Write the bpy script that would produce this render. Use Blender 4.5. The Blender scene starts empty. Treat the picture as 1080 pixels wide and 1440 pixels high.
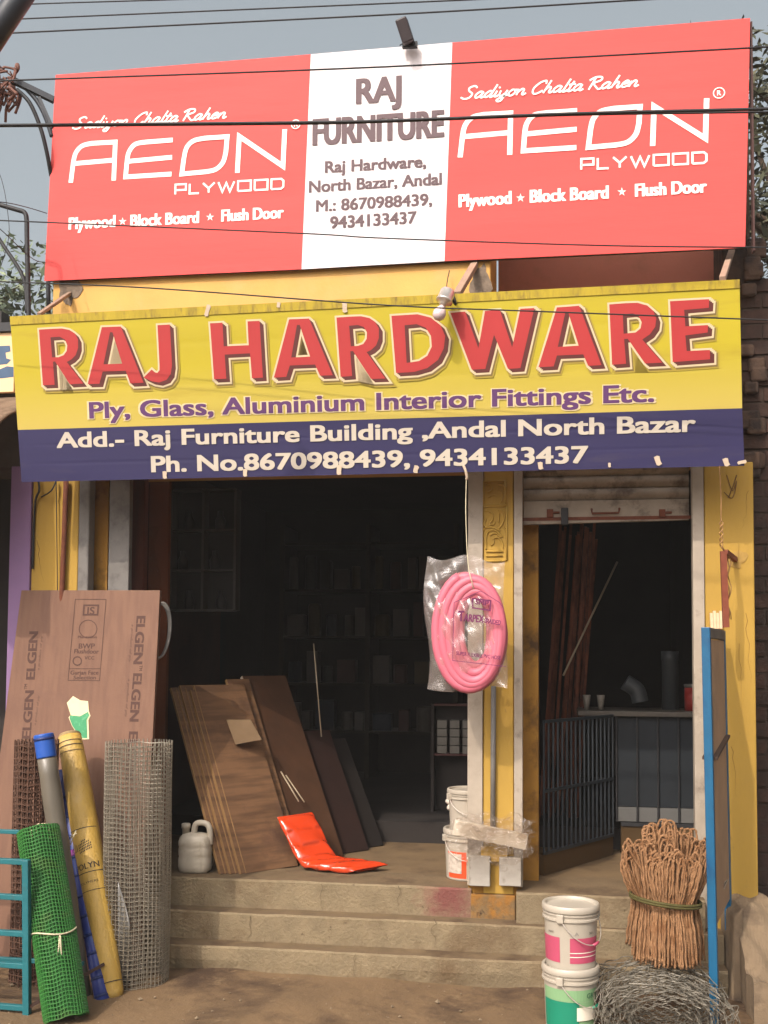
import bpy, bmesh, math, random
from mathutils import Vector as V, Matrix, Quaternion
R = math.radians
SC = bpy.context.scene
COL = SC.collection
rnd = random.Random(7)

# ---------------------------------------------------------------- camera
F_PX, CX, CY = 1500.0, 540.0, 841.0          # focal length and principal point, in pixels of a 1080 x 1440 frame
CAM = V((0.0, -5.45, 1.6))
YAW, PITCH, ROLL = R(9.0), R(3.0), R(0.35)
cd = bpy.data.cameras.new('camera'); cam = bpy.data.objects.new('camera', cd); COL.objects.link(cam)
cd.sensor_fit = 'HORIZONTAL'; cd.sensor_width = 36.0; cd.lens = F_PX / 1080 * 36
cd.shift_y = (CY - 720) / 1080; cd.clip_start = 0.05; cd.clip_end = 2000
ROT = Matrix.Rotation(YAW, 3, 'Z') @ Matrix.Rotation(R(90) + PITCH, 3, 'X') @ Matrix.Rotation(ROLL, 3, 'Z')
cam.matrix_world = Matrix.Translation(CAM) @ ROT.to_4x4()
SC.camera = cam
# ---------------------------------------------------------------- daylight
SUN = V((-0.42, -1.0, 1.0)).normalized()      # towards the sun
w = bpy.data.worlds.new('World'); SC.world = w; w.use_nodes = True
nt = w.node_tree; bg = nt.nodes['Background']
sk = nt.nodes.new('ShaderNodeTexSky'); sk.sky_type = 'NISHITA'; sk.sun_disc = False
sk.sun_elevation = math.asin(SUN.z); sk.sun_rotation = math.atan2(SUN.x, SUN.y)
sk.dust_density = 9.0; sk.air_density = 1.0; sk.ozone_density = 1.0
hz = nt.nodes.new('ShaderNodeHueSaturation'); hz.inputs['Hue'].default_value = 0.465; hz.inputs['Saturation'].default_value = 0.36; hz.inputs['Value'].default_value = 1.35   # dry-season haze
nt.links.new(sk.outputs[0], hz.inputs['Color']); nt.links.new(hz.outputs[0], bg.inputs[0]); bg.inputs[1].default_value = 0.15
sl = bpy.data.lights.new('sun', 'SUN'); sl.energy = 2.4; sl.angle = R(0.6); sl.color = (1.0, 0.89, 0.76)
so = bpy.data.objects.new('sun', sl); COL.objects.link(so); so.location = SUN * 20
so.rotation_euler = (-SUN).to_track_quat('-Z', 'Y').to_euler()
SC.view_settings.view_transform = 'Standard'; SC.view_settings.look = 'None'
SC.view_settings.exposure = 0.14; SC.view_settings.gamma = 1.0
SC.render.engine = 'CYCLES'
try:
    SC.cycles.use_denoising = True; SC.cycles.max_bounces = 8; SC.cycles.transparent_max_bounces = 16
except Exception: pass

# ---------------------------------------------------------------- measuring helpers
def ray(px, py):
    return (ROT @ V(((px - CX) / F_PX, -(py - CY) / F_PX, -1.0)))
def F(px, py, Y):                              # point of the photo's pixel on the upright plane y = Y
    d = ray(px, py); t = (Y - CAM.y) / d.y
    return CAM + d * t
def G(px, py, z=0.0):                          # ... on a level plane
    d = ray(px, py); t = (z - CAM.z) / d.z
    return CAM + d * t
def FX(px, Y, py=900): return F(px, py, Y).x
def FZ(py, Y, px=540): return F(px, py, Y).z
def depth(p): return -(ROT.transposed() @ (p - CAM)).z
class Plane:
    def __init__(s, a, b, c):
        s.o = a; s.n = (b - a).cross(c - a).normalized()
        if s.n.dot(CAM - a) < 0: s.n = -s.n
    def hit(s, px, py, lift=0.0):
        d = ray(px, py); t = (s.o - CAM).dot(s.n) / d.dot(s.n)
        return CAM + d * t + s.n * lift

# ---------------------------------------------------------------- materials
def lin(r, g, b, k=1.0):
    f = lambda c: ((c / 255) / 12.92 if c / 255 <= 0.04045 else ((c / 255 + 0.055) / 1.055) ** 2.4)
    return tuple(min(1.0, f(c) * k) for c in (r, g, b))
_M = {}
def mat(name, c, rough=0.75, var=0.12, scale=6.0, bump=0.0, bscale=40.0, metal=0.0, stain=None, stain_scale=3.0, stain_lo=0.52, stain_hi=0.68,
        stain2=None, s2_scale=14.0, s2_lo=0.6, s2_hi=0.7, stretch=(1, 1, 1), spec=0.4, alpha=1.0, grad=None, coat=0.0, wood=None, trans=0.0, spot=None):
    if name in _M: return _M[name]
    m = bpy.data.materials.new(name); m.use_nodes = True; _M[name] = m
    t = m.node_tree; N = t.nodes; L = t.links; b = N['Principled BSDF']
    tc = N.new('ShaderNodeTexCoord'); mp = N.new('ShaderNodeMapping'); mp.inputs['Scale'].default_value = stretch
    L.new(tc.outputs['Object'], mp.inputs[0])
    def noise(s, det=6, ro=0.6):
        n = N.new('ShaderNodeTexNoise'); n.inputs['Scale'].default_value = s; n.inputs['Detail'].default_value = det
        n.inputs['Roughness'].default_value = ro; L.new(mp.outputs[0], n.inputs['Vector']); return n
    def ramp(src, lo, hi, c0=(0, 0, 0, 1), c1=(1, 1, 1, 1)):
        r = N.new('ShaderNodeValToRGB'); r.color_ramp.elements[0].position = lo; r.color_ramp.elements[1].position = hi
        r.color_ramp.elements[0].color = c0; r.color_ramp.elements[1].color = c1; L.new(src, r.inputs[0]); return r
    def mix(fac, a, bb):
        x = N.new('ShaderNodeMix'); x.data_type = 'RGBA'
        L.new(fac, x.inputs[0])
        for sck, val in ((x.inputs[6], a), (x.inputs[7], bb)):
            if isinstance(val, tuple): sck.default_value = (*val[:3], 1)
            else: L.new(val, sck)
        return x.outputs[2]
    n1 = noise(scale)
    lo = tuple(min(1, v * (1 - var)) for v in c); hi = tuple(min(1, v * (1 + var)) for v in c)
    out = ramp(n1.outputs['Fac'], 0.3, 0.7, (*lo, 1), (*hi, 1)).outputs[0]
    if grad:                                   # a printed colour blend between two heights (z0, z1, colour)
        z0, z1, c2 = grad
        sx = N.new('ShaderNodeSeparateXYZ'); L.new(tc.outputs['Object'], sx.inputs[0])
        mr = N.new('ShaderNodeMapRange'); mr.inputs[1].default_value = z0; mr.inputs[2].default_value = z1
        L.new(sx.outputs[2], mr.inputs[0]); out = mix(mr.outputs[0], out, c2)
    if wood:                                   # stretched grain
        wn = N.new('ShaderNodeTexNoise'); wn.inputs['Scale'].default_value = 1.0; wn.inputs['Detail'].default_value = 5
        wm = N.new('ShaderNodeMapping'); wm.inputs['Scale'].default_value = wood[0]; L.new(tc.outputs['Object'], wm.inputs[0]); L.new(wm.outputs[0], wn.inputs['Vector'])
        rr = ramp(wn.outputs['Fac'], 0.42, 0.62); out = mix(rr.outputs[0], out, wood[1])
    if stain:
        r = ramp(noise(stain_scale, 8, 0.65).outputs['Fac'], stain_lo, stain_hi); out = mix(r.outputs[0], out, stain)
    if stain2:
        r = ramp(noise(s2_scale, 8, 0.7).outputs['Fac'], s2_lo, s2_hi); out = mix(r.outputs[0], out, stain2)
    if spot:                                   # one ragged stain round a point
        vd = N.new('ShaderNodeVectorMath'); vd.operation = 'DISTANCE'; vd.inputs[1].default_value = tuple(spot[0]); L.new(tc.outputs['Object'], vd.inputs[0])
        nn = noise(14, 6, .7); ad = N.new('ShaderNodeMath'); ad.operation = 'MULTIPLY_ADD'; ad.inputs[1].default_value = -spot[1] * 1.6; L.new(nn.outputs['Fac'], ad.inputs[0]); L.new(vd.outputs['Value'], ad.inputs[2])
        mr = N.new('ShaderNodeMapRange'); mr.inputs[1].default_value = spot[1] * .25; mr.inputs[2].default_value = -spot[1] * .55; mr.inputs[3].default_value = 0; mr.inputs[4].default_value = .9; L.new(ad.outputs[0], mr.inputs[0]); out = mix(mr.outputs[0], out, spot[2])
    L.new(out, b.inputs['Base Color'])
    b.inputs['Roughness'].default_value = rough; b.inputs['Metallic'].default_value = metal
    b.inputs['Specular IOR Level'].default_value = spec; b.inputs['Alpha'].default_value = alpha
    b.inputs['Coat Weight'].default_value = coat; b.inputs['Transmission Weight'].default_value = trans
    if bump:
        bn = noise(bscale, 6, 0.65); bp = N.new('ShaderNodeBump'); bp.inputs['Strength'].default_value = bump
        bp.inputs['Distance'].default_value = 0.01; L.new(bn.outputs['Fac'], bp.inputs['Height']); L.new(bp.outputs[0], b.inputs['Normal'])
    return m

K = 0.92
DIRT = lin(105, 82, 55)
yellow = mat('yellow_wall_paint', lin(168, 134, 56), .8, .10, 4, .25, 30, stain=lin(150, 120, 70), stain_scale=3.2, stain_lo=.60, stain_hi=.78, stain2=lin(95, 72, 40), s2_scale=22, s2_lo=.63, s2_hi=.74, stretch=(1, 1, .3))
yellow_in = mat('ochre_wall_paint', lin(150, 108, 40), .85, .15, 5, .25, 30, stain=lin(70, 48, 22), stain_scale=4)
yellow_hi = mat('upper_yellow_wall_paint', lin(206, 160, 88), .85, .08, 2.5, .2, 25, stain=lin(200, 165, 110), stain_scale=2.2, stain_lo=.5, stain_hi=.75)
cement = mat('bare_cement_patch', lin(120, 105, 90), .95, .25, 30, .5, 60)
white_rail = mat('worn_white_rail_paint', lin(158, 146, 130), .6, .10, 12, .12, 60, stain=lin(122, 110, 98), stain_scale=9, stain_lo=.56, stain_hi=.7, stain2=lin(110, 85, 65), s2_scale=40, s2_lo=.68, s2_hi=.74)
grey_rail = mat('grey_rail_paint', lin(112, 108, 103), .6, .12, 10, .1, 60, stain=lin(86, 82, 78), stain_scale=8)
step_con = mat('dirty_step_concrete', lin(124, 109, 84), .92, .16, 9, .9, 55, stain=lin(96, 77, 54), stain_scale=3.2, stain_lo=.50, stain_hi=.74, stain2=lin(68, 52, 35), s2_scale=20, s2_lo=.63, s2_hi=.72)
step_top = mat('step_concrete_shaded_top', lin(104, 86, 62), .9, .18, 7, .6, 50, stain=lin(78, 60, 41), stain_scale=4)  # stained treads, toned darker to imitate light grazing the level tops
floor_m = mat('shop_floor_cement', lin(108, 88, 62), .85, .15, 5, .3, 40, stain=lin(84, 66, 46), stain_scale=3)
ground_m = mat('packed_dirt_ground', lin(108, 86, 60), .95, .2, 2.2, .9, 22, stain=lin(66, 48, 32), stain_scale=1.4, stain_lo=.47, stain_hi=.60, stain2=lin(122, 101, 73), s2_scale=6, s2_lo=.60, s2_hi=.72)
dark_in = mat('shade_dark_interior', lin(38, 33, 30), .9, .3, 3, .0)  # near-black colour standing in for the shade inside the rooms
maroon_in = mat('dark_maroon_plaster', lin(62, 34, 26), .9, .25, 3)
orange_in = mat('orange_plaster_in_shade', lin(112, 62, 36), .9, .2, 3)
black = mat('black_iron', lin(38, 38, 40), .6, .2, 20, .1, 80)
rust = mat('rusty_iron', lin(104, 58, 40), .85, .25, 25, .3, 80)
steel = mat('dull_steel', lin(130, 125, 118), .45, .15, 20, 0, 10, .7)
wire_m = mat('black_cable', lin(28, 28, 30), .6, .1, 10)
white_p = mat('white_plastic', lin(166, 157, 142), .38, .04, 8, 0, 10, spec=.5, stain=lin(176, 162, 142), stain_scale=10, stain_lo=.62, stain_hi=.8)

# ---------------------------------------------------------------- mesh building
class MB:
    def __init__(s): s.v = []; s.f = []
    def add(s, vs, fs):
        o = len(s.v); s.v += [V(p) for p in vs]; s.f += [tuple(i + o for i in f) for f in fs]; return s
    def hexa(s, p):                            # 8 corners: bottom 4, top 4 (same turn)
        return s.add(p, [(3, 2, 1, 0), (4, 5, 6, 7), (0, 1, 5, 4), (1, 2, 6, 5), (2, 3, 7, 6), (3, 0, 4, 7)])
    def box(s, x0, x1, y0, y1, z0, z1):
        return s.hexa([(x0, y0, z0), (x1, y0, z0), (x1, y1, z0), (x0, y1, z0), (x0, y0, z1), (x1, y0, z1), (x1, y1, z1), (x0, y1, z1)])
    def prism(s, poly, vec):
        n = len(poly); vec = V(vec); a = [V(p) for p in poly]; b = [p + vec for p in a]
        return s.add(a + b, [tuple(range(n)), tuple(range(2 * n - 1, n - 1, -1))] + [(i, i + n, (i + 1) % n + n, (i + 1) % n) for i in range(n)])
    def beam(s, p, q, wx, wy, up=V((0, 0, 1))):
        p = V(p); q = V(q); d = (q - p).normalized(); a = d.cross(V(up))
        if a.length < 1e-4: a = d.cross(V((0, 1, 0)))
        a.normalize(); b = d.cross(a).normalized(); a *= wx / 2; b *= wy / 2
        return s.hexa([p - a - b, p + a - b, p + a + b, p - a + b, q - a - b, q + a - b, q + a + b, q - a + b])
    def tube(s, pts, r, n=8, closed=False, cap=True):
        pts = [V(p) for p in pts]; m = len(pts)
        rr = r if isinstance(r, (list, tuple)) else [r] * m
        T = []
        for i in range(m):
            a = pts[(i - 1) % m] if (closed or i > 0) else pts[i]; b = pts[(i + 1) % m] if (closed or i < m - 1) else pts[i]
            d = b - a; T.append(d.normalized() if d.length > 1e-9 else V((0, 0, 1)))
        x = T[0].cross(V((0.31, 0.17, 0.93))); x.normalize()
        vs = []
        for i in range(m):
            x = (x - T[i] * x.dot(T[i])); x.normalize(); y = T[i].cross(x)
            for k in range(n):
                a = 2 * math.pi * k / n; vs.append(pts[i] + (x * math.cos(a) + y * math.sin(a)) * rr[i])
        fs = []
        for i in range(m if closed else m - 1):
            j = (i + 1) % m
            for k in range(n): fs.append((i * n + k, i * n + (k + 1) % n, j * n + (k + 1) % n, j * n + k))
        if cap and not closed: fs += [tuple(range(n - 1, -1, -1)), tuple((m - 1) * n + k for k in range(n))]
        return s.add(vs, fs)
    def lathe(s, prof, o, ax=V((0, 0, 1)), n=32):
        ax = V(ax).normalized(); x = ax.cross(V((0.1, 1, 0.05))).normalized(); y = ax.cross(x); o = V(o)
        vs = [o + ax * h + (x * math.cos(2 * math.pi * k / n) + y * math.sin(2 * math.pi * k / n)) * r for r, h in prof for k in range(n)]
        fs = [(i * n + k, i * n + (k + 1) % n, (i + 1) * n + (k + 1) % n, (i + 1) * n + k) for i in range(len(prof) - 1) for k in range(n)]
        fs += [tuple(range(n - 1, -1, -1)), tuple((len(prof) - 1) * n + k for k in range(n))]
        return s.add(vs, fs)
    def grid(s, fn, nu, nv):
        vs = [fn(i / nu, j / nv) for j in range(nv + 1) for i in range(nu + 1)]; q = nu + 1
        return s.add(vs, [(j * q + i, j * q + i + 1, (j + 1) * q + i + 1, (j + 1) * q + i) for j in range(nv) for i in range(nu)])
    def build(s, name, m, parent=None, smooth=False, bevel=0.0, solid=0.0, label=None, kind=None):
        o0 = parent_loc(parent)
        me = bpy.data.meshes.new(name); me.from_pydata([tuple(p - o0) for p in s.v], [], s.f); me.materials.append(m)
        bm = bmesh.new(); bm.from_mesh(me); bmesh.ops.recalc_face_normals(bm, faces=bm.faces); bm.to_mesh(me); bm.free()
        if smooth:
            me.polygons.foreach_set('use_smooth', [True] * len(me.polygons))
        o = bpy.data.objects.new(name, me); COL.objects.link(o)
        if parent: o.parent = parent
        if solid:
            md = o.modifiers.new('solid', 'SOLIDIFY'); md.thickness = solid; md.offset = 0
        if bevel:
            md = o.modifiers.new('bevel', 'BEVEL'); md.width = bevel; md.segments = 2; md.limit_method = 'ANGLE'; md.angle_limit = R(40)
        if label: o['label'] = label
        if kind: o['kind'] = kind
        return o
def parent_loc(p):
    v = V((0, 0, 0))
    while p: v += p.location; p = p.parent
    return v
def tag(o, label=None, cat=None, group=None, kind=None):
    if label and cat and not kind: kind = 'thing'
    for k, val in (('label', label), ('category', cat), ('group', group), ('kind', kind)):
        if val: o[k] = val
    return o
def thing(name, label, cat, loc=(0, 0, 0), group=None):
    o = bpy.data.objects.new(name, None); COL.objects.link(o); o.location = loc; o.empty_display_size = 0.1
    return tag(o, label, cat, group)
def one(name, mb, m, label, cat, group=None, **k):
    loc = k.pop('loc', None)
    o = mb.build(name, m, None, **k)
    return tag(o, label, cat, group)
def spline(pts, n=8, closed=False):
    P = [V(p) for p in pts]; m = len(P); out = []
    for i in range(m if closed else m - 1):
        g = lambda j: P[j % m] if closed else P[max(0, min(m - 1, j))]
        a, b, c, d = g(i - 1), g(i), g(i + 1), g(i + 2)
        for k in range(n):
            t = k / n
            out.append(0.5 * ((2 * b) + (c - a) * t + (2 * a - 5 * b + 4 * c - d) * t * t + (3 * b - a - 3 * c + d) * t ** 3))
    if not closed: out.append(P[-1])
    return out

# ---------------------------------------------------------------- lettering
def curve_mesh(cu):
    o = bpy.data.objects.new('lettering_curve', cu); me = o.to_mesh()
    vs = [V(v.co) for v in me.vertices]; fs = [tuple(p.vertices) for p in me.polygons]
    o.to_mesh_clear(); bpy.data.objects.remove(o); return vs, fs
_TX = {}
def text2d(body, off=0.0, space=1.0):
    k = (body, off, space)
    if k not in _TX:
        c = bpy.data.curves.new('lettering', 'FONT'); c.body = body; c.offset = off; c.space_character = space; c.resolution_u = 4
        _TX[k] = curve_mesh(c); bpy.data.curves.remove(c)
    return _TX[k]
CAP = max(v.y for v in text2d('H')[0])
def write(mb, pl, body, p0, p1, cap, off=0.012, bold=(0,), space=1.0, shear=0.0, lift=0.0008, baseoff=0.0):
    """a line of text on plane pl: baseline from pixel p0 to pixel p1, capitals cap pixels high"""
    vs, fs = text2d(body, 0.0, space)
    x0 = min(v.x for v in vs); x1 = max(v.x for v in vs)
    A = pl.hit(*p0); B = pl.hit(*p1); X = B - A; up = pl.n.cross(X).normalized()
    sx = X.length / (x1 - x0); sy = cap * depth((A + B) / 2) / F_PX / CAP; X.normalize()
    sh = [(b, o) for b in bold for o in (((-off, off) if off else (0,)))]
    mb.words = (A, X, sx, x0, body)
    for i, (bx, by) in enumerate(sh):
        mb.add([A + X * ((v.x - x0) * sx + bx * sy + shear * v.y * sy) + up * (v.y * sy + by * sy + baseoff) + pl.n * (lift + 0.00006 * i) for v in vs], fs)
def flat(mb, pl, polys, lift=0.001, offset=0.0, shift=(0, 0)):
    """closed pixel outlines (first the outline, then its holes) laid on plane pl"""
    O = pl.o; X = pl.n.cross(V((0, 0, 1))).normalized() * -1; Y = pl.n.cross(X)
    c = bpy.data.curves.new('lettering', 'CURVE'); c.dimensions = '2D'; c.fill_mode = 'BOTH'; c.offset = offset
    for i, poly in enumerate(polys):
        pts = [pl.hit(*p) - O for p in poly]; q = [(p.dot(X), p.dot(Y)) for p in pts]
        area = sum(q[k][0] * q[(k + 1) % len(q)][1] - q[(k + 1) % len(q)][0] * q[k][1] for k in range(len(q)))
        if (area < 0) == (i > 0): q.reverse()
        s = c.splines.new('POLY'); s.points.add(len(q) - 1); s.use_cyclic_u = True
        for k, (a, b) in enumerate(q): s.points[k].co = (a, b, 0, 1)
    vs, fs = curve_mesh(c); bpy.data.curves.remove(c)
    mb.add([O + X * (v.x + shift[0]) + Y * (v.y + shift[1]) + pl.n * lift for v in vs], fs)
def ribbon(mb, P, wid, lift, pl, closed=False):
    """a mitred stroke of constant width along 3D points lying on plane pl"""
    P = [V(p) for p in P]; m = len(P); L_, R_ = [], []
    for i in range(m):
        a = P[i - 1] if (i > 0 or closed) else None; b = P[(i + 1) % m] if (i < m - 1 or closed) else None
        d1 = (P[i] - a).normalized() if a is not None else None; d2 = (b - P[i]).normalized() if b is not None else None
        d1 = d1 or d2; d2 = d2 or d1
        n1 = pl.n.cross(d1); n2 = pl.n.cross(d2); s = n1 + n2
        if s.length < 1e-4: s = n1
        s.normalize(); k = min(2.2, 1.0 / max(0.2, s.dot(n1)))
        L_.append(P[i] + s * wid / 2 * k + pl.n * lift); R_.append(P[i] - s * wid / 2 * k + pl.n * lift)
    fs = [(i, (i + 1) % m, m + (i + 1) % m, m + i) for i in range(m if closed else m - 1)]
    mb.add(L_ + R_, fs)

# ================================================================ SETTING
g = MB()
g.grid(lambda u, v: V((-60 + 120 * u, -40 + 120 * v, 0)), 1, 1)
tag(g.build('ground', ground_m), kind='structure')
yard = MB()                                     # the trodden yard in front of the shop, gently uneven
def yard_pt(u, v):
    x = -4.2 + 7 * u; y = -2.6 + 2.62 * v
    e = min(1, min(u, 1 - u, v * 1.0) * 8)
    h = 0.012 * math.sin(x * 3.1 + y * 2) + 0.010 * math.sin(x * 7.3 - y * 5.1) + 0.006 * math.sin(x * 17 + y * 13)
    return V((x, y, 0.006 + (0.012 + h * 0.6) * e))
yard.grid(yard_pt, 90, 40)
tag(yard.build('ground_yard', ground_m, smooth=True), kind='structure')

FL = 0.42                                       # shop floor height
xp0, xm0, xm1, xr0, xr1, xp1 = -2.82, -2.283, -0.428, -0.151, 0.686, 0.98
TOPZ = 2.62
# ---------------------------------------------------------------- the shop building
shop = thing('shop_building', 'two storey yellow hardware shop with two open shop fronts above concrete steps', 'building', (-0.9, 0, 0))
# left pilaster, right pilaster, centre pillar
MB().box(xp0, FX(107, 0), 0, 0.6, 0, TOPZ).build('pilaster', yellow, shop, bevel=.006)
MB().box(FX(992, 0), xp1, 0, 0.5, 0, 2.56).build('pilaster', yellow, shop, bevel=.006)
MB().box(FX(992, 0), FX(1046, 0), 0.004, 0.5, 2.56, 3.35).build('pilaster', yellow_hi, shop, bevel=.006)
MB().box(FX(680, 0), FX(722, 0), 0, 0.3, FL - .02, TOPZ).build('pillar', yellow, shop, bevel=.004)
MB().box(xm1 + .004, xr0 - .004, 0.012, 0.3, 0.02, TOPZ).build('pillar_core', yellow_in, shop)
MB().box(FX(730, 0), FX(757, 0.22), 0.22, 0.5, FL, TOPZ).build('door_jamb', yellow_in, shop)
# shutter guide rails
MB().box(xm1, FX(679, 0), -0.012, 0.05, FL + .02, TOPZ).build('shutter_rail', white_rail, shop, bevel=.003)
MB().box(FX(723, 0), xr0, -0.012, 0.05, FL + .02, TOPZ).build('shutter_rail', white_rail, shop, bevel=.003)
MB().box(xr1, FX(991, 0), -0.012, 0.05, 0.02, TOPZ).build('shutter_rail', white_rail, shop, bevel=.003)
r_ = MB(); r_.box(FX(109, 0), FX(124, 0), -0.02, 0.06, 0, TOPZ)
r_.build('shutter_rail', grey_rail, shop, bevel=.008)
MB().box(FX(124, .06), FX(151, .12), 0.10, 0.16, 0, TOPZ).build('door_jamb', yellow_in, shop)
MB().box(FX(151, .07), xm0, 0.06, 0.105, 0, TOPZ).build('shutter_rail', grey_rail, shop, bevel=.004)
# wall over the openings, upper storey
MB().box(FX(74, 0, 410), FX(690, 0, 400), 0.0, 0.6, TOPZ, 4.6).build('upper_wall', yellow_hi, shop, bevel=.01)
MB().box(FX(690, 0), FX(992, 0), 0.05, 0.7, TOPZ, 3.28).build('lintel', yellow_hi, shop)
pink = mat('pink_brown_plaster', lin(178, 112, 94), .9, .12, 2, .2, 30, stain=lin(150, 100, 80), stain_scale=2)
MB().box(FX(690, 0), 1.0, 0.75, 0.95, 3.28, 4.72).build('recessed_wall', pink, shop)
col_m = mat('dark_weathered_brick', lin(78, 60, 48), .95, .35, 14, .8, 22, stain=lin(40, 32, 28), stain_scale=7, stain_lo=.45, stain_hi=.6)
MB().box(FX(1018, .5), FX(1058, .5), 0.42, 0.74, 3.28, 4.6).build('brick_pier', col_m, shop, bevel=.01)
# bare cement patches where the brackets enter the wall
def blob(mb, c, rx, rz, y, seed, n=26):
    q = random.Random(seed); ph = [q.uniform(0, 6.3) for _ in range(4)]
    P = []
    for k in range(n):
        a = 2 * math.pi * k / n; f = 1 + .22 * math.sin(2 * a + ph[0]) + .16 * math.sin(3 * a + ph[1]) + .12 * math.sin(5 * a + ph[2]) + .08 * math.sin(9 * a + ph[3])
        P.append(V((c.x + rx * f * math.cos(a), y, c.z + rz * f * math.sin(a))))
    mb.prism(P, (0, .006, 0))
for bp in ((F(676, 398, 0), .045, .10, -.004, 3), (F(98, 408, 0), .055, .09, -.004, 4)):
    m_ = MB(); blob(m_, *bp); m_.build('cement_patch', cement, shop)
# floor and dark rooms
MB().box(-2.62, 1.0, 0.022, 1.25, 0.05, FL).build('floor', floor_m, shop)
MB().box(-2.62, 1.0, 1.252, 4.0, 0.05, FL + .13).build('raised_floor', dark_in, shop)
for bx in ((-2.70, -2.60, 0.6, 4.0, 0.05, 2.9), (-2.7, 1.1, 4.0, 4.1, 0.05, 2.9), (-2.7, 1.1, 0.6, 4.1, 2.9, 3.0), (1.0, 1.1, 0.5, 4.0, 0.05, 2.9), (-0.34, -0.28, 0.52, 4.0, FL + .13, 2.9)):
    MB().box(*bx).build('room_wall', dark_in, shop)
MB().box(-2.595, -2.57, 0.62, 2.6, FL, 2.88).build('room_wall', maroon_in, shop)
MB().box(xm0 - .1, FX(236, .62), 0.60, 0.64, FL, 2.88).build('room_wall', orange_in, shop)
# carved ornament on the centre pillar
cv = MB()
def P0(px, py, y=-.004): p = F(px, py, 0); return V((p.x, y, p.z))
def z7(x, y): return (660 + x / 10.29, 660 + y / 10.29)
def rel(pts, r=.0045, n=5, closed=False): cv.tube(spline([P0(*z7(*p)) for p in pts], 6, closed), r, n, closed)
for fr in ([(195, 545), (540, 535), (545, 1310)], [(195, 545), (190, 1260)], [(245, 1190), (490, 1190)], [(245, 1255), (480, 1250)], [(205, 180), (520, 165), (535, 520)], [(205, 180), (200, 520)], [(200, 520), (540, 515)], [(540, 1310), (470, 1330), (240, 1330)]):
    for i in range(len(fr) - 1): cv.tube([P0(*z7(*fr[i])), P0(*z7(*fr[i + 1]))], .005, 6)
for cvp in ([(235, 600), (310, 620), (345, 670), (330, 740), (290, 790), (350, 800), (370, 760)], [(420, 590), (480, 610), (510, 680), (480, 790), (430, 850)], [(430, 640), (425, 780)], [(240, 720), (215, 800), (250, 840)],
            [(245, 1160), (240, 1000), (270, 910), (350, 880), (430, 920), (480, 985)], [(300, 960), (340, 930), (400, 935), (460, 985)], [(345, 1000), (350, 1070), (310, 1100)], [(350, 1000), (420, 990), (470, 1050), (490, 1140)], [(210, 880), (230, 850), (330, 840), (450, 890)], [(500, 850), (540, 900), (535, 980)],
            [(280, 410), (330, 380), (400, 380)], [(400, 300), (460, 320), (480, 420), (460, 480)], [(420, 220), (500, 240), (520, 300)], [(230, 250), (300, 230), (330, 300), (260, 340)]):
    rel(cvp)
cv.build('carved_ornament', yellow, shop, smooth=True)
# grey meter boxes, conduit and torn patch at the pillar foot
box_g = mat('grey_painted_box', lin(158, 152, 142), .6, .08, 12, .1, 60, stain=lin(110, 100, 88), stain_scale=12, stain_lo=.55, stain_hi=.7)
def pbox(mb, x0, y0, x1, y1, ya, yb): a = F(x0, y0, ya); b = F(x1, y1, ya); mb.box(min(a.x, b.x), max(a.x, b.x), ya, yb, min(a.z, b.z), max(a.z, b.z))
b_ = MB(); pbox(b_, 660, 1204, 689, 1247, -.06, -.013); b_.build('rail_foot_box', box_g, shop, bevel=.004)
b_ = MB(); pbox(b_, 702, 1206, 733, 1247, -.06, -.013); b_.build('rail_foot_box', box_g, shop, bevel=.004)
c_ = MB(); c_.tube([F(694, 965, -.02), F(693, 1163, -.02)], .013, 12); c_.build('conduit', grey_rail, shop, smooth=True)
# broken plinth under the pillar
MB().box(xm1 + .015, xr0 - .035, -0.012, 0.2, 0.02, FL - .022).build('plinth', mat('stained_plinth', lin(112, 90, 60), .95, .25, 9, .8, 36, stain=lin(140, 96, 40), stain_scale=7, stain_lo=.50, stain_hi=.62, stain2=lin(60, 44, 28), s2_scale=18, s2_lo=.6, s2_hi=.7), shop, bevel=.008)
# half-raised roller shutter over the right opening
sh_m = mat('grimy_shutter_paint', lin(150, 138, 122), .6, .15, 10, .1, 50, stain=lin(92, 78, 66), stain_scale=8, stain_lo=.5, stain_hi=.66, stain2=lin(70, 48, 38), s2_scale=30, s2_lo=.66, s2_hi=.72)
s_ = MB(); zb = FZ(704, .12, 850)
def slat(u, v):
    t = v * 7.0; k = t - math.floor(t); return V((xr0 + .002 + (xr1 - xr0 - .004) * u, .12 - .022 * math.sin(math.pi * k) ** .7 + (.0 if k else 0), zb + .455 * v))
s_.grid(slat, 2, 84)
shut = s_.build('roller_shutter', sh_m, shop, smooth=False, solid=.002)
b_ = MB(); b_.hexa([(xr0 + .002, .095, FZ(738, .1, 740)), (xr1 - .002, .095, FZ(731, .1, 975)), (xr1 - .002, .125, FZ(731, .1, 975)), (xr0 + .002, .125, FZ(738, .1, 740)), (xr0 + .002, .095, zb - .001), (xr1 - .002, .095, zb - .001), (xr1 - .002, .125, zb - .001), (xr0 + .002, .125, zb - .001)])
b_.build('bottom_bar', sh_m, shut, bevel=.003)
b_ = MB(); pbox(b_, 735, 728, 975, 729.5, .0925, .1); b_.build('seam', rust, shut)
h_ = MB(); h_.tube([F(832, 716, .095), F(833, 722, .07), F(870, 721, .07), F(871, 715, .095)], .006, 8); h_.build('handle', rust, shut, smooth=True)
for x in (769, 927):
    l_ = MB(); pbox(l_, x, 716, x + 9, 727, .078, .0945); pbox(l_, x + 9, 719, x + 18, 722, .08, .0945); l_.build('latch', rust, shut, bevel=.002)
l_ = MB(); pbox(l_, 789, 714, 799, 738, .072, .0945); l_.build('padlock', black, shut, bevel=.004)
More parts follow.
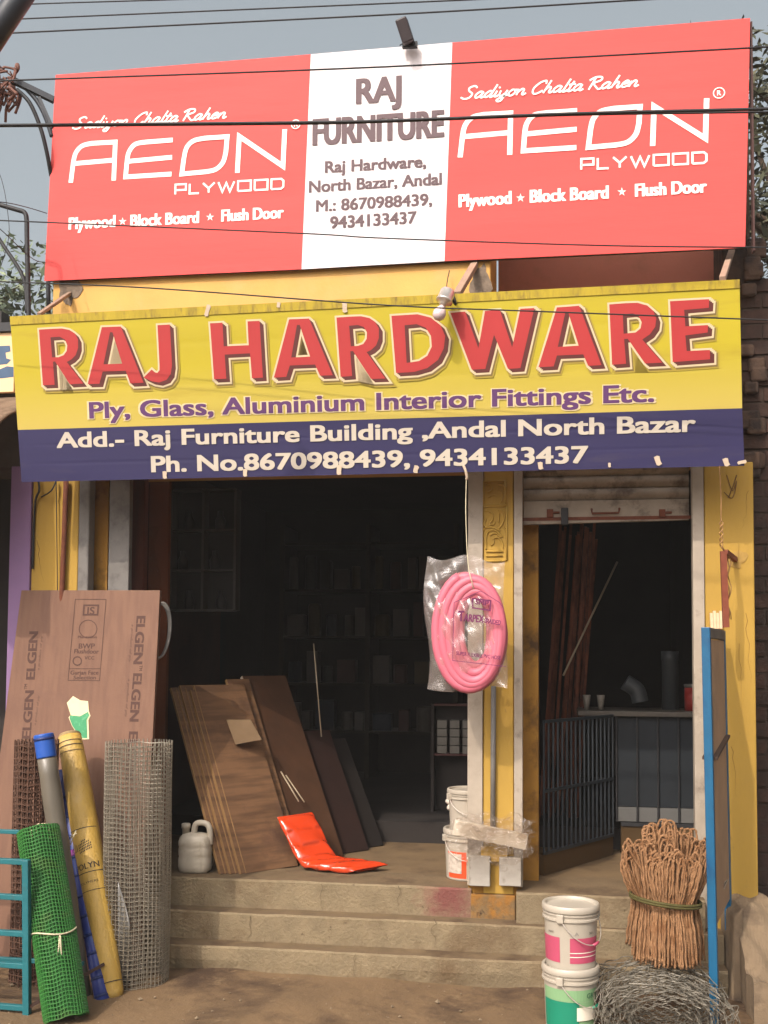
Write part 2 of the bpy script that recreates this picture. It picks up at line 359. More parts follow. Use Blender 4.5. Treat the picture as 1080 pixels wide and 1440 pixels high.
# rust pipe and cables on the left pilaster
p_ = MB(); p_.tube([F(93, 676, -.025), F(90, 760, -.025), F(86, 860, -.025), F(84, 1000, -.025)], .014, 10); p_.build('rusty_pipe', rust, shop, smooth=True)
p_ = MB(); p_.tube(spline([F(79, 676, -.02), F(80, 760, -.02), F(81, 860, -.02)]), .003, 6)
p_.tube(spline([F(79, 676, -.03), F(72, 690, -.05), F(58, 699, -.02)]), .004, 6)
p_.tube(spline([F(54, 676, -.03), F(55, 690, -.04), F(49, 712, -.015), F(46, 800, -.012)]), .006, 6); p_.build('loose_cable', wire_m, shop, smooth=True)

# ---------------------------------------------------------------- steps
xs0 = -2.02
def slab(name, m, x0, x1, y0, y1, z0, z1, par, seed=0, worn=.004):
    """a worn concrete step: front edge and face gently uneven"""
    mb = MB(); n = 40; q = random.Random(seed); ph = [q.uniform(0, 6) for _ in range(5)]
    def wob(x): return worn * (math.sin(x * 5 + ph[0]) + .6 * math.sin(x * 13 + ph[1]) + .4 * math.sin(x * 31 + ph[2]))
    prof = lambda x: [(y0 + .010 + wob(x + 3), z0), (y0 + wob(x), (z0 + z1) / 2), (y0 + .001 + wob(x), z1 - .010), (y0 + .009 + wob(x), z1 - .001 + .3 * wob(x * 1.7)), (y1, z1)]
    for i in range(n + 1):
        x = x0 + (x1 - x0) * i / n
        mb.v += [V((x, a, b)) for a, b in prof(x)]
    for i in range(n):
        for k in range(4): mb.f.append((i * 5 + k, i * 5 + k + 1, i * 5 + 5 + k + 1, i * 5 + 5 + k))
    mb.f.append(tuple(range(5))); mb.f.append(tuple(n * 5 + k for k in range(4, -1, -1)))
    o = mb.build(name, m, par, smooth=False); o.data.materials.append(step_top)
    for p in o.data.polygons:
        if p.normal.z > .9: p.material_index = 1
    return o
steps = thing('entrance_steps', 'three worn dirty concrete steps running below both shop openings', 'steps', (-1, -.2, 0))
step_m3 = mat('step_concrete_with_red_smear', lin(124, 109, 84), .92, .16, 9, .9, 55, stain=lin(96, 77, 54), stain_scale=3.2, stain_lo=.50, stain_hi=.74, stain2=lin(68, 52, 35), s2_scale=20, s2_lo=.63, s2_hi=.72, spot=(F(632, 1262, 0) - V((-1, -.2, 0)), .17, lin(112, 62, 58)))
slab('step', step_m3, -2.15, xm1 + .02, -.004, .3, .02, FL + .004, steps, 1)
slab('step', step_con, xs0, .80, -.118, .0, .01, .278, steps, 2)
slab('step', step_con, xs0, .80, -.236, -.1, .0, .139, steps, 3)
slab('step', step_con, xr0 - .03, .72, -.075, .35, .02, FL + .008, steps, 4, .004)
smear = mat('red_paint_smear', lin(140, 84, 74), .9, .25, 30, .3, 50)

crk = mat('dark_crack', lin(80, 65, 46), .95)
for seed, (px, py0, py1, yy) in enumerate(((452, 1243, 1280, -.016), (560, 1246, 1283, -.016), (610, 1292, 1332, -.130), (352, 1288, 1326, -.130), (500, 1342, 1378, -.248), (880, 1300, 1330, -.130))):
    q = random.Random(seed); P = [F(px + q.uniform(-4, 4) * (k > 0), py0 + (py1 - py0) * k / 6, yy) for k in range(7)]
    m_ = MB(); m_.tube(P, [.0014, .0010, .0013, .0008, .0011, .0007, .0004], 4); m_.build('crack', crk, steps)
# ---------------------------------------------------------------- neighbours
lilac = mat('lilac_wall_paint', lin(132, 104, 140), .85, .08, 3, .15, 30, stain=lin(130, 104, 140), stain_scale=4)
nb = thing('neighbouring_house', 'lilac painted house wall left of the yellow pilaster', 'building', (-3.1, 0, 0))
MB().box(FX(11, 0), xp0 - .004, -0.01, 0.6, 0, 2.62).build('wall', lilac, nb, bevel=.006)
MB().box(-4.6, FX(11, 0) - .002, 0.4, 0.6, 0, 2.62).build('dark_doorway', dark_in, nb)  # solid dark slab in place of a shadowed opening
MB().box(-4.6, xp0 - .004, 0.0, 0.6, 2.62, 3.3).build('parapet', mat('dark_parapet', lin(80, 72, 66), .9, .2, 6, .3, 30), nb)
aw = MB(); q = random.Random(5)
def awn(u, v):
    x = -4.2 + (FX(27, -.3) + 4.2 - .26 * v) * u
    y = -.10 - .66 * v + .05 * math.sin(v * 3.1) - .05 * max(0, v - .9) * 8; z = 2.98 - .56 * v ** 1.3 + .012 * math.sin(u * 60) * v
    return V((x, y + .010 * math.sin(v * 22 + u * 9), z + (.015 * math.sin(u * 85) if v > .98 else 0)))
aw.grid(awn, 60, 24)
one('tarpaulin_awning', aw, mat('brown_tarpaulin', lin(118, 97, 77), .9, .2, 8, .9, 30, stain=lin(76, 60, 46), stain_scale=6, stain_lo=.5, stain_hi=.65, stretch=(1, 1, 3)), 'brown sagging tarpaulin awning at the left edge beside the yellow sign', 'awning', smooth=True, solid=.012)
ns = thing('painted_signboard', 'cream signboard with blue painted letters cut off at the left edge', 'sign', (-3.3, -.12, 2.95))
a = F(19, 551, -.14); b = F(-90, 472, -.14)
MB().box(b.x, a.x, -.14, -.11, a.z, b.z).build('panel', mat('cream_sign_paint', lin(236, 196, 150), .8, .06, 5, .1, 30), ns, bevel=.003)
ps = Plane(F(0, 500, -.14), F(15, 500, -.14), F(0, 540, -.14))
l_ = MB(); blue_l = mat('blue_sign_paint', lin(72, 92, 116), .8, .1, 9)
flat(l_, ps, [[(-30, 488), (14, 486), (15, 494), (8, 496), (9, 504), (16, 506), (10, 512), (-8, 514), (-30, 514)]])
flat(l_, ps, [[(-30, 522), (-2, 520), (10, 515), (19, 516), (19, 530), (4, 532), (-30, 534)]]); l_.build('lettering', blue_l, ns)
MB().box(b.x, a.x - .01, -.16, -.105, b.z + .002, b.z + .05).build('top_edge', black, ns)

brick = thing('brick_wall', 'dark unlit brick wall of the next building at the right edge', 'wall', (1.6, .4, 0))
bm_ = mat('dark_old_brick', lin(62, 44, 36), .95, .35, 18, .7, 26, stain=lin(48, 36, 30), stain_scale=6, stain_lo=.45, stain_hi=.62)
w_ = MB(); q = random.Random(11); z = 0.0; row = 0
while z < 3.55:
    x = .985 - (.11 if row % 2 else 0)
    while x < 2.2:
        x1 = min(x + .215, 2.2); o_ = q.uniform(-.006, .006)
        w_.box(max(x, .985), x1, .36 + o_, .5, z + .006, z + .075); x += .228
    z += .084; row += 1
w_.build('brickwork', bm_, brick)
MB().box(.984, 2.2, .372, .6, 0, 3.56).build('mortar_core', mat('dark_mortar', lin(62, 50, 42), .95, .25, 20, .6, 40), brick)
m_ = MB(); q = random.Random(3)
for k in range(18):
    x = .99 + .05 * q.random() * 1.5; zz = 2.5 + 1.25 * q.random(); s_ = q.uniform(.03, .07); m_ = MB(); m_.box(x - .03, x + s_, .34 - .03 * q.random(), .355, zz, zz + s_ * 1.4); m_.build('broken_brick', col_m, brick, bevel=.012)

# ================================================================ RED SIGN
pr = Plane(F(78, 108, -.035), F(1055, 27, -.035), F(62, 395, -.035))
red_m = mat('red_flex_print', lin(212, 78, 74), .6, .04, 1.2, .3, 3.0, stretch=(.35, 1, 2.2), spec=.2)
whi_m = mat('white_flex_print', lin(222, 214, 214), .6, .02, 1.2, .3, 3.0, stretch=(.35, 1, 2.2), spec=.2)
rs = thing('red_signboard', 'wide red and white plywood signboard across the top of the shop', 'sign', (pr.o.x + 1.8, -.06, 3.62))
def flex(mb, pl, q4, seed, nu=90, nv=40):
    q = random.Random(seed); ph = [q.uniform(0, 6) for _ in range(6)]; C4 = [pl.hit(*p) for p in q4]
    def fn(u, v):
        p = (C4[3] * (1 - u) + C4[2] * u) * (1 - v) + (C4[0] * (1 - u) + C4[1] * u) * v
        x, z = p.x, p.z
        d = .5 * math.sin(3.1 * x + 5 * z + ph[0]) + .45 * math.sin(9 * z + 1.3 * x + ph[1]) + .3 * math.sin(17 * z - 4 * x + ph[2]) + .25 * math.sin(11 * x + 6 * z + ph[3])
        e = min(1, min(u, 1 - u) * 14, min(v, 1 - v) * 7); d += -1.0 * math.exp(-((v - .34) * 60) ** 2) - 1.0 * math.exp(-((v - .70) * 60) ** 2)
        return p + pl.n * (.0012 * (d * e - 1.6) )
    mb.grid(fn, nu, nv); return mb
def panel(mb, pl, q4, back=.004, lift=0.0): mb.prism([pl.hit(*p, lift) for p in q4], pl.n * -back)
b_ = MB(); panel(b_, pr, [(79, 109), (1054, 29), (1047, 347), (63, 394)], .026, -.005); b_.build('frame', mat('dark_frame_iron', lin(58, 46, 46), .7, .15, 20), rs)
for q4 in ([(78, 105), (437, 76), (424, 378.5), (62, 395)], [(636, 59.5), (1055, 25), (1048, 348), (625, 367)]):
    flex(MB(), pr, q4, len(bpy.data.objects)).build('red_panel', red_m, rs, smooth=True)
flex(MB(), pr, [(437, 76), (636, 59.5), (625, 367), (424, 378.5)], 5).build('white_panel', whi_m, rs, smooth=True)
b_ = MB(); pbox(b_, 1055.5, 30, 1062, 352, -.02, .03); b_.build('edge_post', mat('brown_post', lin(70, 46, 42), .8, .15, 10), rs)
grey_l = mat('grey_brown_print', lin(88, 66, 70), .6, .04, 8)
def line(par, m, pl, *a, name='lettering', **k):
    l = MB(); write(l, pl, *a, **k); return words(l, name, m, par)
def words(l, name, m, par):
    A, X, sx, x0, body = l.words; w_ = body.split(' ')
    if len(w_) < 2: return l.build(name, m, par)
    cuts = []
    for i in range(1, len(w_)):
        e = max(v.x for v in text2d(' '.join(w_[:i]), 0.0, 1.0)[0]); n_ = text2d(' '.join(w_[:i]) + ' ' + w_[i][0], 0.0, 1.0)[0]
        cuts.append((e + min([v.x for v in n_ if v.x > e + 1e-4] or [e + .3])) / 2)
    out = [MB() for _ in w_]
    for f in l.f:
        x = sum((l.v[i] - A).dot(X) for i in f) / len(f) / sx + x0; k = sum(x > c for c in cuts); out[k].add([l.v[i] for i in f], [tuple(range(len(f)))])
    return [o.build(name, m, par) for o in out if o.f][0]
B3 = (-.035, -.015, .015, .035)
line(rs, grey_l, pr, 'RAJ', (502, 145.5), (563, 141), 35, .014, B3)
line(rs, grey_l, pr, 'FURNITURE', (441, 204), (623, 191.5), 37, .014, B3)
line(rs, grey_l, pr, 'Raj Hardware,', (457.5, 242.7), (598.5, 234.5), 16, .014, B3)
line(rs, grey_l, pr, 'North Bazar, Andal', (435, 270.4), (620.6, 259), 16, .014, B3)
line(rs, grey_l, pr, 'M.: 8670988439,', (445, 297.5), (607, 288), 16, .014, B3)
line(rs, grey_l, pr, '9434133437', (464.8, 321), (585, 313.6), 16.5, .014, B3)
cream_l = mat('cream_white_print', lin(240, 226, 218), .5, .03, 8)
B5 = (-.045, -.02, 0, .02, .045)
for t, p0, p1, c in (('Plywood', (97.3, 322.6), (161.5, 319), 16.5), ('Block Board', (184, 318.5), (279, 313.5), 16.5), ('Flush Door', (312, 311.5), (398, 306.5), 16.5),
                     ('Plywood', (646, 291.5), (718.5, 286.5), 18), ('Block Board', (746, 285), (855, 279), 18), ('Flush Door', (894, 276.5), (993, 270.5), 18)):
    line(rs, cream_l, pr, t, p0, p1, c, .012, B5)
def star(c, r):
    P = []
    for k in range(10):
        a = math.pi / 2 + k * math.pi / 5; rr = r if k % 2 == 0 else r * .36; P.append((c[0] + rr * math.cos(a), c[1] - rr * math.sin(a)))
    l = MB(); flat(l, pr, [P]); l.build('star_mark', cream_l, rs)
for c, r in (((172.5, 311.5), 6), ((295.5, 305.5), 6), ((732, 278.5), 6.5), ((874.5, 270), 6.5)): star(c, r)
# the drawn trade name and its slogan: traced once on the left half, repeated on the right half
A0 = pr.hit(99.5, 257); A1 = pr.hit(400.5, 182.5); C0 = pr.hit(647, 221.4); C1 = pr.hit(993.6, 138.5)
LR = (MB(), MB()); NS = [0]
def flush(name):
    global LR
    for l in LR: l.build(name, cream_l, rs)
    LR = (MB(), MB())
def both(P3, wid, closed=False):
    NS[0] += 1; lf = .0008 + .00007 * (NS[0] % 9)
    ribbon(LR[0], P3, wid, lf, pr, closed)
    s = (C1 - C0).length / (A1 - A0).length
    ribbon(LR[1], [C0 + (p - A0) * s for p in P3], wid * s, lf, pr, closed)
def q7(x, y): return pr.hit(80 + x / 3.176, 140 + y / 3.176)
def cur(pts): return spline(pts, 6)
W_ = 7.0 / 268
both([q7(62, 372)] + cur([q7(73, 285), q7(84, 240), q7(112, 208), q7(155, 196)]) + [q7(261, 190), q7(254, 362)], W_)
both([q7(72, 287), q7(262, 270)], W_)
both([q7(518, 181)] + cur([q7(400, 190), q7(350, 200), q7(322, 235), q7(313, 280)]) + [q7(307, 346), q7(512, 333)], W_)
both([q7(313, 277), q7(515, 258)], W_)
both([q7(558, 333)] + cur([q7(568, 260), q7(580, 215), q7(610, 185), q7(660, 173)]) + [q7(761, 166)] + cur([q7(755, 235), q7(742, 280), q7(710, 312), q7(665, 323)]), W_, True)
both([q7(806, 328), q7(815, 165), q7(1010, 298), q7(1018, 133)], W_)
flush('trade_name_lettering')
wf = {'P': (1, [[(0, 0), (0, 1), (1, 1), (1, .42), (0, .42)]]), 'L': (.9, [[(0, 1), (0, 0), (.9, 0)]]), 'Y': (1.1, [[(0, 1), (.55, .45), (1.1, 1)], [(.55, .45), (.55, 0)]]), 'W': (1.5, [[(0, 1), (.4, 0), (.75, .9), (1.1, 0), (1.5, 1)]]),
      'O': (1.2, [[(0, 0), (1.2, 0), (1.2, 1), (0, 1), (0, 0)]]), 'D': (1.15, [[(0, 0), (0, 1), (.9, 1), (1.12, .8), (1.12, .2), (.9, 0), (0, 0)]])}
o0 = q7(529, 424); ex = q7(1013, 398) - o0; tot = sum(wf[c][0] + .36 for c in 'PLYWOOD') - .36; cur_x = 0; ux = ex / tot; uy = pr.n.cross(ex).normalized() * (46 / 3.176 / 268)
for c in 'PLYWOOD':
    for st in wf[c][1]: both([o0 + ux * (cur_x + x) + uy * y for x, y in st], 2.9 / 268)
    cur_x += wf[c][0] + .36
flush('lettering')
sf = {'S': (1.25, [[(1.15, 1.65), (.8, 2.0), (.3, 1.75), (.4, 1.25), (.85, .75), (.7, .15), (.2, 0), (-.25, .3)]]), 'a': (1.0, [[(.75, .9), (.4, 1), (.05, .5), (.2, .02), (.55, .3), (.78, .95)], [(.78, .95), (.66, .2), (.8, 0), (1.05, .25)]]),
      'd': (1.0, [[(.75, .9), (.4, 1), (.05, .5), (.2, .02), (.55, .3), (.75, .9)], [(.95, 2.0), (.68, .2), (.8, 0), (1.05, .25)]]), 'i': (.5, [[(.2, .95), (.1, .2), (.25, 0), (.55, .25)], [(.28, 1.35), (.36, 1.55)]]),
      'y': (1.0, [[(.1, .95), (.1, .3), (.3, .05), (.65, .4), (.8, .95)], [(.8, .95), (.55, -.6), (.2, -.8), (.05, -.5), (.5, -.1), (1.05, .25)]]), 'o': (.9, [[(.4, 1), (.08, .6), (.15, .05), (.5, .05), (.7, .6), (.4, 1)], [(.6, .9), (.95, .85)]]),
      'n': (1.0, [[(.12, .95), (.05, 0)], [(.08, .4), (.4, .95), (.66, .8), (.6, .2), (.75, 0), (1.0, .25)]]), 'C': (1.25, [[(1.2, 1.5), (1.1, 2), (.55, 1.75), (.1, .9), (.2, .15), (.6, 0), (1.15, .45)]]),
      'h': (1.0, [[(.4, 2), (.05, 0)], [(.1, .4), (.4, .95), (.66, .8), (.6, .2), (.75, 0), (1.0, .25)]]), 'l': (.5, [[(.4, 2), (.1, .2), (.25, 0), (.55, .25)]]), 't': (.6, [[(.38, 1.6), (.12, .2), (.3, 0), (.6, .25)], [(-.05, 1.05), (.65, 1.12)]]),
      'R': (1.35, [[(.35, 1.9), (.1, 0)], [(-.2, 1.5), (.3, 1.95), (.95, 1.9), (1.0, 1.4), (.4, 1.0), (.75, .4), (1.1, 0), (1.4, .2)]]), 'e': (.8, [[(.08, .5), (.6, .65), (.6, .95), (.35, 1), (.05, .5), (.25, .02), (.85, .3)]]), ' ': (.55, [])}
body = 'Sadiyon Chalta Rahen'; o0 = q7(75, 132); ex = q7(755, 82) - o0; tot = sum(sf[c][0] for c in body); ux = ex / tot; uy = pr.n.cross(ex).normalized() * (27 / 3.176 / 268); cur_x = 0
for c in body:
    for st in sf[c][1]: both(spline([o0 + ux * (cur_x + x + .28 * y) + uy * y for x, y in st], 5), 2.5 / 268)
    cur_x += sf[c][0]
flush('script_lettering')
for c, r in (((416, 175), 6.3), ((1011, 131), 7.2)):
    cc = pr.hit(*c); rr = r / 268; l_ = MB()
    ribbon(l_, [cc + V((math.cos(k * .2618) * rr, 0, math.sin(k * .2618) * rr)) for k in range(24)], .0055, .003, pr, True)
    write(l_, pr, 'R', (c[0] - 2.4, c[1] + 3.3), (c[0] + 2.9, c[1] + 2.9), 7, .02, (-.03, .03)); l_.build('registered_mark', cream_l, rs)

# ================================================================ YELLOW SIGN
YT, YB = -.45, -.33
py_ = Plane(F(14, 445, YT), F(1040, 393, YT), F(30, 678, YB))
ys = thing('yellow_signboard', 'wide yellow and navy signboard with big red raised-look letters', 'sign', (-.9, -.4, 2.48))
yel_m = mat('yellow_flex_print', lin(174, 158, 30), .55, .04, 2, .10, 3, stretch=(.3, 1, 2), spec=.35, grad=(.55, .22, lin(182, 162, 80)), stain=lin(150, 128, 34), stain_scale=2.5, stain_lo=.58, stain_hi=.8)
nav_m = mat('navy_flex_print', lin(39, 35, 74), .6, .08, 3, .10, 3, stretch=(.3, 1, 2), spec=.35, stain=lin(54, 48, 74), stain_scale=5, stain_lo=.6, stain_hi=.75)
b_ = MB(); panel(b_, py_, [(15, 446), (1039, 394), (1046, 654), (31, 677)], .035, -.005); b_.build('frame', mat('dark_frame_iron', (0, 0, 0)), ys)
flex(MB(), py_, [(14, 445), (1040, 393), (1043.8, 574), (24.8, 604.5)], 6).build('yellow_panel', yel_m, ys, smooth=True)
flex(MB(), py_, [(24.8, 604.5), (1043.8, 574), (1047, 655), (30, 678)], 7).build('navy_band', nav_m, ys, smooth=True)
b_ = MB(); q = [py_.hit(14, 445), py_.hit(1040, 393)]; dn = (py_.hit(14.7, 457) - q[0])
b_.prism([q[0] + py_.n * .001, q[1] + py_.n * .001, q[1] + dn * .9 + py_.n * .001, q[0] + dn + py_.n * .001], py_.n * .0015)
b_.build('folded_hem', mat('dirty_hem', lin(168, 146, 30), .6, .15, 30, stain=lin(120, 100, 40), stain_scale=40, stain_lo=.5, stain_hi=.7, stretch=(1, 1, .2)), ys)
Z1, Z2, Z3, Z4 = (40, 430), (280, 420), (520, 410), (760, 400)
LET = [(Z1, [[(65, 145), (150, 140), (205, 138), (250, 147), (283, 168), (302, 205), (303, 255), (288, 300), (262, 326), (234, 342), (335, 472), (252, 477), (163, 338), (150, 340), (160, 480), (89, 483)], [(135, 192), (190, 188), (222, 205), (237, 240), (233, 275), (215, 300), (185, 312), (145, 314)]]),
       (Z1, [[(447, 130), (562, 126), (700, 468), (620, 472), (592, 395), (452, 400), (432, 474), (361, 476)], [(497, 160), (512, 162), (570, 352), (457, 356)]]),
       (Z1, [[(785, 118), (860, 114), (873, 360), (865, 415), (840, 450), (795, 466), (748, 458), (700, 436), (750, 387), (766, 404), (784, 408), (797, 392), (797, 355)]]),
       (Z2, [[(67, 150), (143, 146), (150, 290), (302, 283), (295, 138), (368, 135), (388, 480), (322, 484), (310, 332), (156, 340), (166, 486), (92, 490)]]),
       (Z2, [[(547, 126), (668, 121), (812, 465), (735, 468), (705, 400), (552, 406), (530, 475), (455, 480)], [(595, 160), (612, 160), (675, 352), (560, 358)]]),
       (Z2, [[(835, 115), (925, 109), (985, 107), (1035, 118), (1068, 140), (1092, 180), (1092, 240), (1075, 285), (1045, 312), (1018, 325), (1132, 485), (1045, 488), (935, 318), (918, 320), (930, 470), (860, 475)], [(912, 165), (965, 160), (1000, 172), (1020, 205), (1018, 245), (998, 275), (965, 287), (922, 290)]]),
       (Z3, [[(132, 148), (290, 138), (370, 158), (430, 205), (458, 270), (450, 345), (415, 415), (350, 465), (270, 488), (160, 495)], [(212, 205), (285, 198), (340, 220), (372, 270), (377, 335), (350, 390), (300, 422), (224, 434)]]),
       (Z3, [[(490, 130), (580, 122), (660, 345), (700, 118), (790, 112), (865, 340), (915, 105), (1000, 100), (915, 465), (840, 470), (755, 262), (702, 470), (620, 475)]]),
       (Z4, [[(100, 140), (235, 130), (370, 490), (290, 495), (260, 425), (100, 432), (80, 498), (-12, 503)], [(150, 175), (170, 175), (232, 372), (105, 380)]]),
       (Z4, [[(418, 122), (520, 114), (590, 112), (648, 128), (685, 160), (703, 210), (697, 258), (665, 303), (618, 335), (740, 475), (635, 480), (530, 330), (508, 332), (520, 482), (435, 488)], [(500, 182), (560, 176), (595, 190), (615, 230), (607, 268), (578, 292), (505, 300)]]),
       (Z4, [[(787, 102), (1025, 90), (1022, 142), (872, 155), (880, 255), (1018, 247), (1015, 292), (880, 310), (888, 405), (1030, 398), (1030, 455), (803, 472)]])]
outs = {k: MB() for k in ('glow_a', 'glow_b', 'cream', 'dark', 'face')}
PX = 1 / 290
def fin_letters(outs):
    outs['glow_a'].build('printed_halo', mat('olive_halo_print', lin(156, 136, 48), .5, .03), ys)
    outs['glow_b'].build('printed_halo', mat('brown_halo_print', lin(112, 92, 46), .5, .05), ys)
    outs['cream'].build('letter_outline', mat('cream_outline_print', lin(200, 182, 146), .5, .03), ys)
    outs['dark'].build('letter_bevel', mat('dark_red_print', lin(84, 32, 28), .5, .08), ys)
    outs['face'].build('red_lettering', mat('red_letter_print', lin(166, 44, 44), .6, .05, 4), ys)
    return {k: MB() for k in outs}
for li, (o, polys) in enumerate(LET):
    if li == 3: outs = fin_letters(outs)
    pp = [[(o[0] + x / 4.32, o[1] + y / 4.32) for x, y in p] for p in polys]
    for t in (0, .33, .66, 1.0):
        sh = (5.6 * PX * t, -5.0 * PX * t)
        flat(outs['dark'], py_, pp, .0019 - .00006 * t, 0.0, sh)
        flat(outs['cream'], py_, pp, .0014 + .00006 * t, 2.6 * PX, sh)
    for t in (.5, 1.0):
        flat(outs['glow_b'], py_, pp, .0010 + .00006 * t, 2.8 * PX, (5.6 * PX * t + 1.6 * PX, -5.0 * PX * t - 2.2 * PX))
        flat(outs['glow_a'], py_, pp, .0006 + .00006 * t, 4.6 * PX, (5.6 * PX * t + 1.8 * PX, -5.0 * PX * t - 2.6 * PX))
    flat(outs['face'], py_, pp, .0023)
fin_letters(outs)
l0 = MB(); write(l0, py_, 'Ply, Glass, Aluminium Interior Fittings Etc.', (126, 588), (919.5, 564.5), 22.5, .06, (-.10, -.05, 0, .05, .10), lift=.0006)
words(l0, 'lettering_outline', mat('pale_outline_print', lin(204, 186, 146), .5, .03), ys)
l1 = MB(); write(l1, py_, 'Ply, Glass, Aluminium Interior Fittings Etc.', (127, 588), (918.5, 564.5), 22.5, .02, (-.04, -.018, 0, .018, .04), lift=.0016)
words(l1, 'purple_lettering', mat('purple_print', lin(86, 48, 94), .5, .05), ys)
wl = mat('white_letter_print', lin(186, 176, 160), .5, .04)
line(ys, wl, py_, 'Add.- Raj Furniture Building ,Andal North Bazar', (81, 629.5), (977, 606.5), 21.5, .02, (-.04, -.018, 0, .018, .04))
line(ys, wl, py_, 'Ph. No.8670988439, 9434133437', (214, 663.5), (826, 650.5), 22, .02, (-.04, -.018, 0, .018, .04))
tape = mat('torn_paper_tape', lin(190, 172, 150), .8, .1, 20)
for (x, y, a, ww, hh) in ((232, 668, 0, 6, 10), (345, 665, .05, 6, 10), (477, 661, .1, 7, 13), (585, 660, .3, 7, 10), (760, 655, -.1, 7, 10), (857, 654, 0, 4, 6), (925, 648, -.3, 8, 13), (1021, 650, -.3, 8, 11), (1043, 650, 1.4, 5, 12), (292, 437, .3, 6, 16), (485, 433, 0, 7, 13), (392, 429, .2, 5, 7)):
    t_ = MB(); P = []
    for dx, dy in ((-.5, -.5), (.1, -.56), (.5, -.42), (.42, .1), (.55, .45), (-.1, .55), (-.42, .4)):
        P.append((x + dx * ww * math.cos(a) - dy * hh * math.sin(a), y + dx * ww * math.sin(a) + dy * hh * math.cos(a)))
    flat(t_, py_, [P], .0045); t_.build('tape_scrap', tape, ys, solid=.001)
t_ = MB(); t_.tube(spline([py_.hit(652, 655, .012), py_.hit(655, 662, .016), py_.hit(657, 671, .012), py_.hit(656, 674, .006)]), [.007] * 24 + [.005], 6); t_.build('tape_scrap', tape, ys, smooth=True)
# arms that carry the yellow sign
arm_m = mat('weathered_wooden_arm', lin(150, 124, 104), .8, .12, 12, .2, 60)
for p, q, wd, lb in ((F(668, 370, .0), py_.hit(643, 414, .0), .036, 'weathered arm holding the yellow signboard beside the bulb'), (F(98, 411, 0), py_.hit(55, 442, .0), .022, 'thin weathered arm holding the left end of the yellow signboard'), (F(1030, 350, .40), py_.hit(1016, 392, 0), .03, 'pale arm holding the right end of the yellow signboard')):
    a_ = MB(); a_.beam(p + V((0, .01, 0)), q, wd, wd * .8); o = one('sign_arm', a_, arm_m, lb, 'bracket', 'arms behind the yellow signboard', bevel=.003)
# bulb in its bright cap
bl = thing('light_bulb', 'unlit round bulb in a bright cap hanging over the yellow signboard', 'lamp', tuple(py_.hit(628, 430, .1)))
c = py_.hit(629, 424, .09); ax = (py_.hit(622, 446, .12) - c).normalized()
m_ = MB(); m_.lathe([(.014, -.045), (.030, -.042), (.036, -.034), (.036, .010), (.040, .012), (.040, .020), (.030, .024), (.018, .034), (.016, .045)], c, ax, 20); m_.build('holder', mat('bright_tin', lin(214, 205, 195), .3, .1, 20, 0, 10, .75), bl, smooth=True)
m_ = MB(); m_.lathe([(.010, .042), (.014, .05), (.026, .068), (.031, .085), (.029, .102), (.018, .115), (.004, .119)], c, ax, 20); m_.build('bulb', mat('frosted_bulb_glass', lin(206, 186, 186), .25, .03, 5, spec=.5), bl, smooth=True)
m_ = MB(); m_.tube(spline([c + V((.03, .01, .0)), c + V((.045, .04, -.02)), c + V((.03, .06, .04))]), .006, 6)
m_.tube(spline([c + V((0, .03, .04)), F(629, 395, -.1), F(632, 380, -.03)]), .0025, 5); m_.build('wiring', wire_m, bl, smooth=True)
# small black floodlight on top of the red sign
fl = thing('floodlight', 'small dark floodlight standing on the top edge of the red signboard', 'lamp', tuple(F(572, 62, -.07)))
m_ = MB(); m_.beam(F(575, 61, -.10), F(564, 27, -.14), .075, .06, V((1, 0, 0))); m_.build('housing', mat('dark_lamp_housing', lin(56, 48, 50), .5, .1, 10), fl, bevel=.008)
m_ = MB(); m_.beam(F(566, 64, -.07), F(587, 63, -.07), .02, .03); m_.tube(spline([F(562, 64, -.09), F(568, 61, -.09), F(580, 62, -.08), F(583, 60, -.08)]), .003, 6); m_.build('clamp', black, fl)

# ================================================================ GOODS OUTSIDE, LEFT
# leaning flush-door board
a0, a1 = F(30, 830, -.03), F(225, 830, -.03)
b0, b1 = V((a0.x - .075, -.30, 0.012)), V((-2.03, -.30, 0.012))
pb = Plane(a0, a1, b0)
bd = thing('flush_door_board', 'tall brown stamped plywood board leaning against the left pilaster', 'board', tuple((b0 + b1) / 2))
ply = mat('brown_ply_face', lin(114, 82, 63), .7, .06, 3, .1, 60, wood=((30, 30, 1.2), lin(106, 75, 58)), stain=lin(102, 71, 56), stain_scale=2.5, stain_lo=.52, stain_hi=.7)
m_ = MB(); m_.prism([a0, a1, b1, b0], pb.n * -.028); m_.build('panel', ply, bd, bevel=.002)
ink = mat('brown_stamp_ink', lin(72, 44, 33), .7, .15, 60)
def z8(x, y): return (x / 4.154, 820 + y / 4.154)
Bk = (-.05, -.02, .02, .05)
for p0, p1 in ((z8(150, 905), z8(190, 630)), (z8(160, 600), z8(222, 285))): pass
line(bd, ink, pb, 'ELGEN', z8(178, 905), z8(198, 630), 12.5, Bk and .02, Bk)
line(bd, ink, pb, 'ELGEN', z8(202, 560), z8(222, 285), 12.5, .02, Bk)
line(bd, ink, pb, 'ELGEN', z8(160, 1250), z8(176, 975), 12.5, .02, Bk)
line(bd, ink, pb, 'ELGEN', z8(800, 195), z8(780, 470), 12.5, .02, Bk)
line(bd, ink, pb, 'ELGEN', z8(780, 530), z8(758, 805), 12.5, .02, Bk)
line(bd, ink, pb, 'ELGEN', z8(756, 870), z8(736, 1145), 12.5, .02, Bk)
line(bd, ink, pb, 'TM', z8(158, 620), z8(160, 590), 4.5, .01, (-.03, .03)); line(bd, ink, pb, 'TM', z8(815, 480), z8(812, 512), 4.5, .01, (-.03, .03))
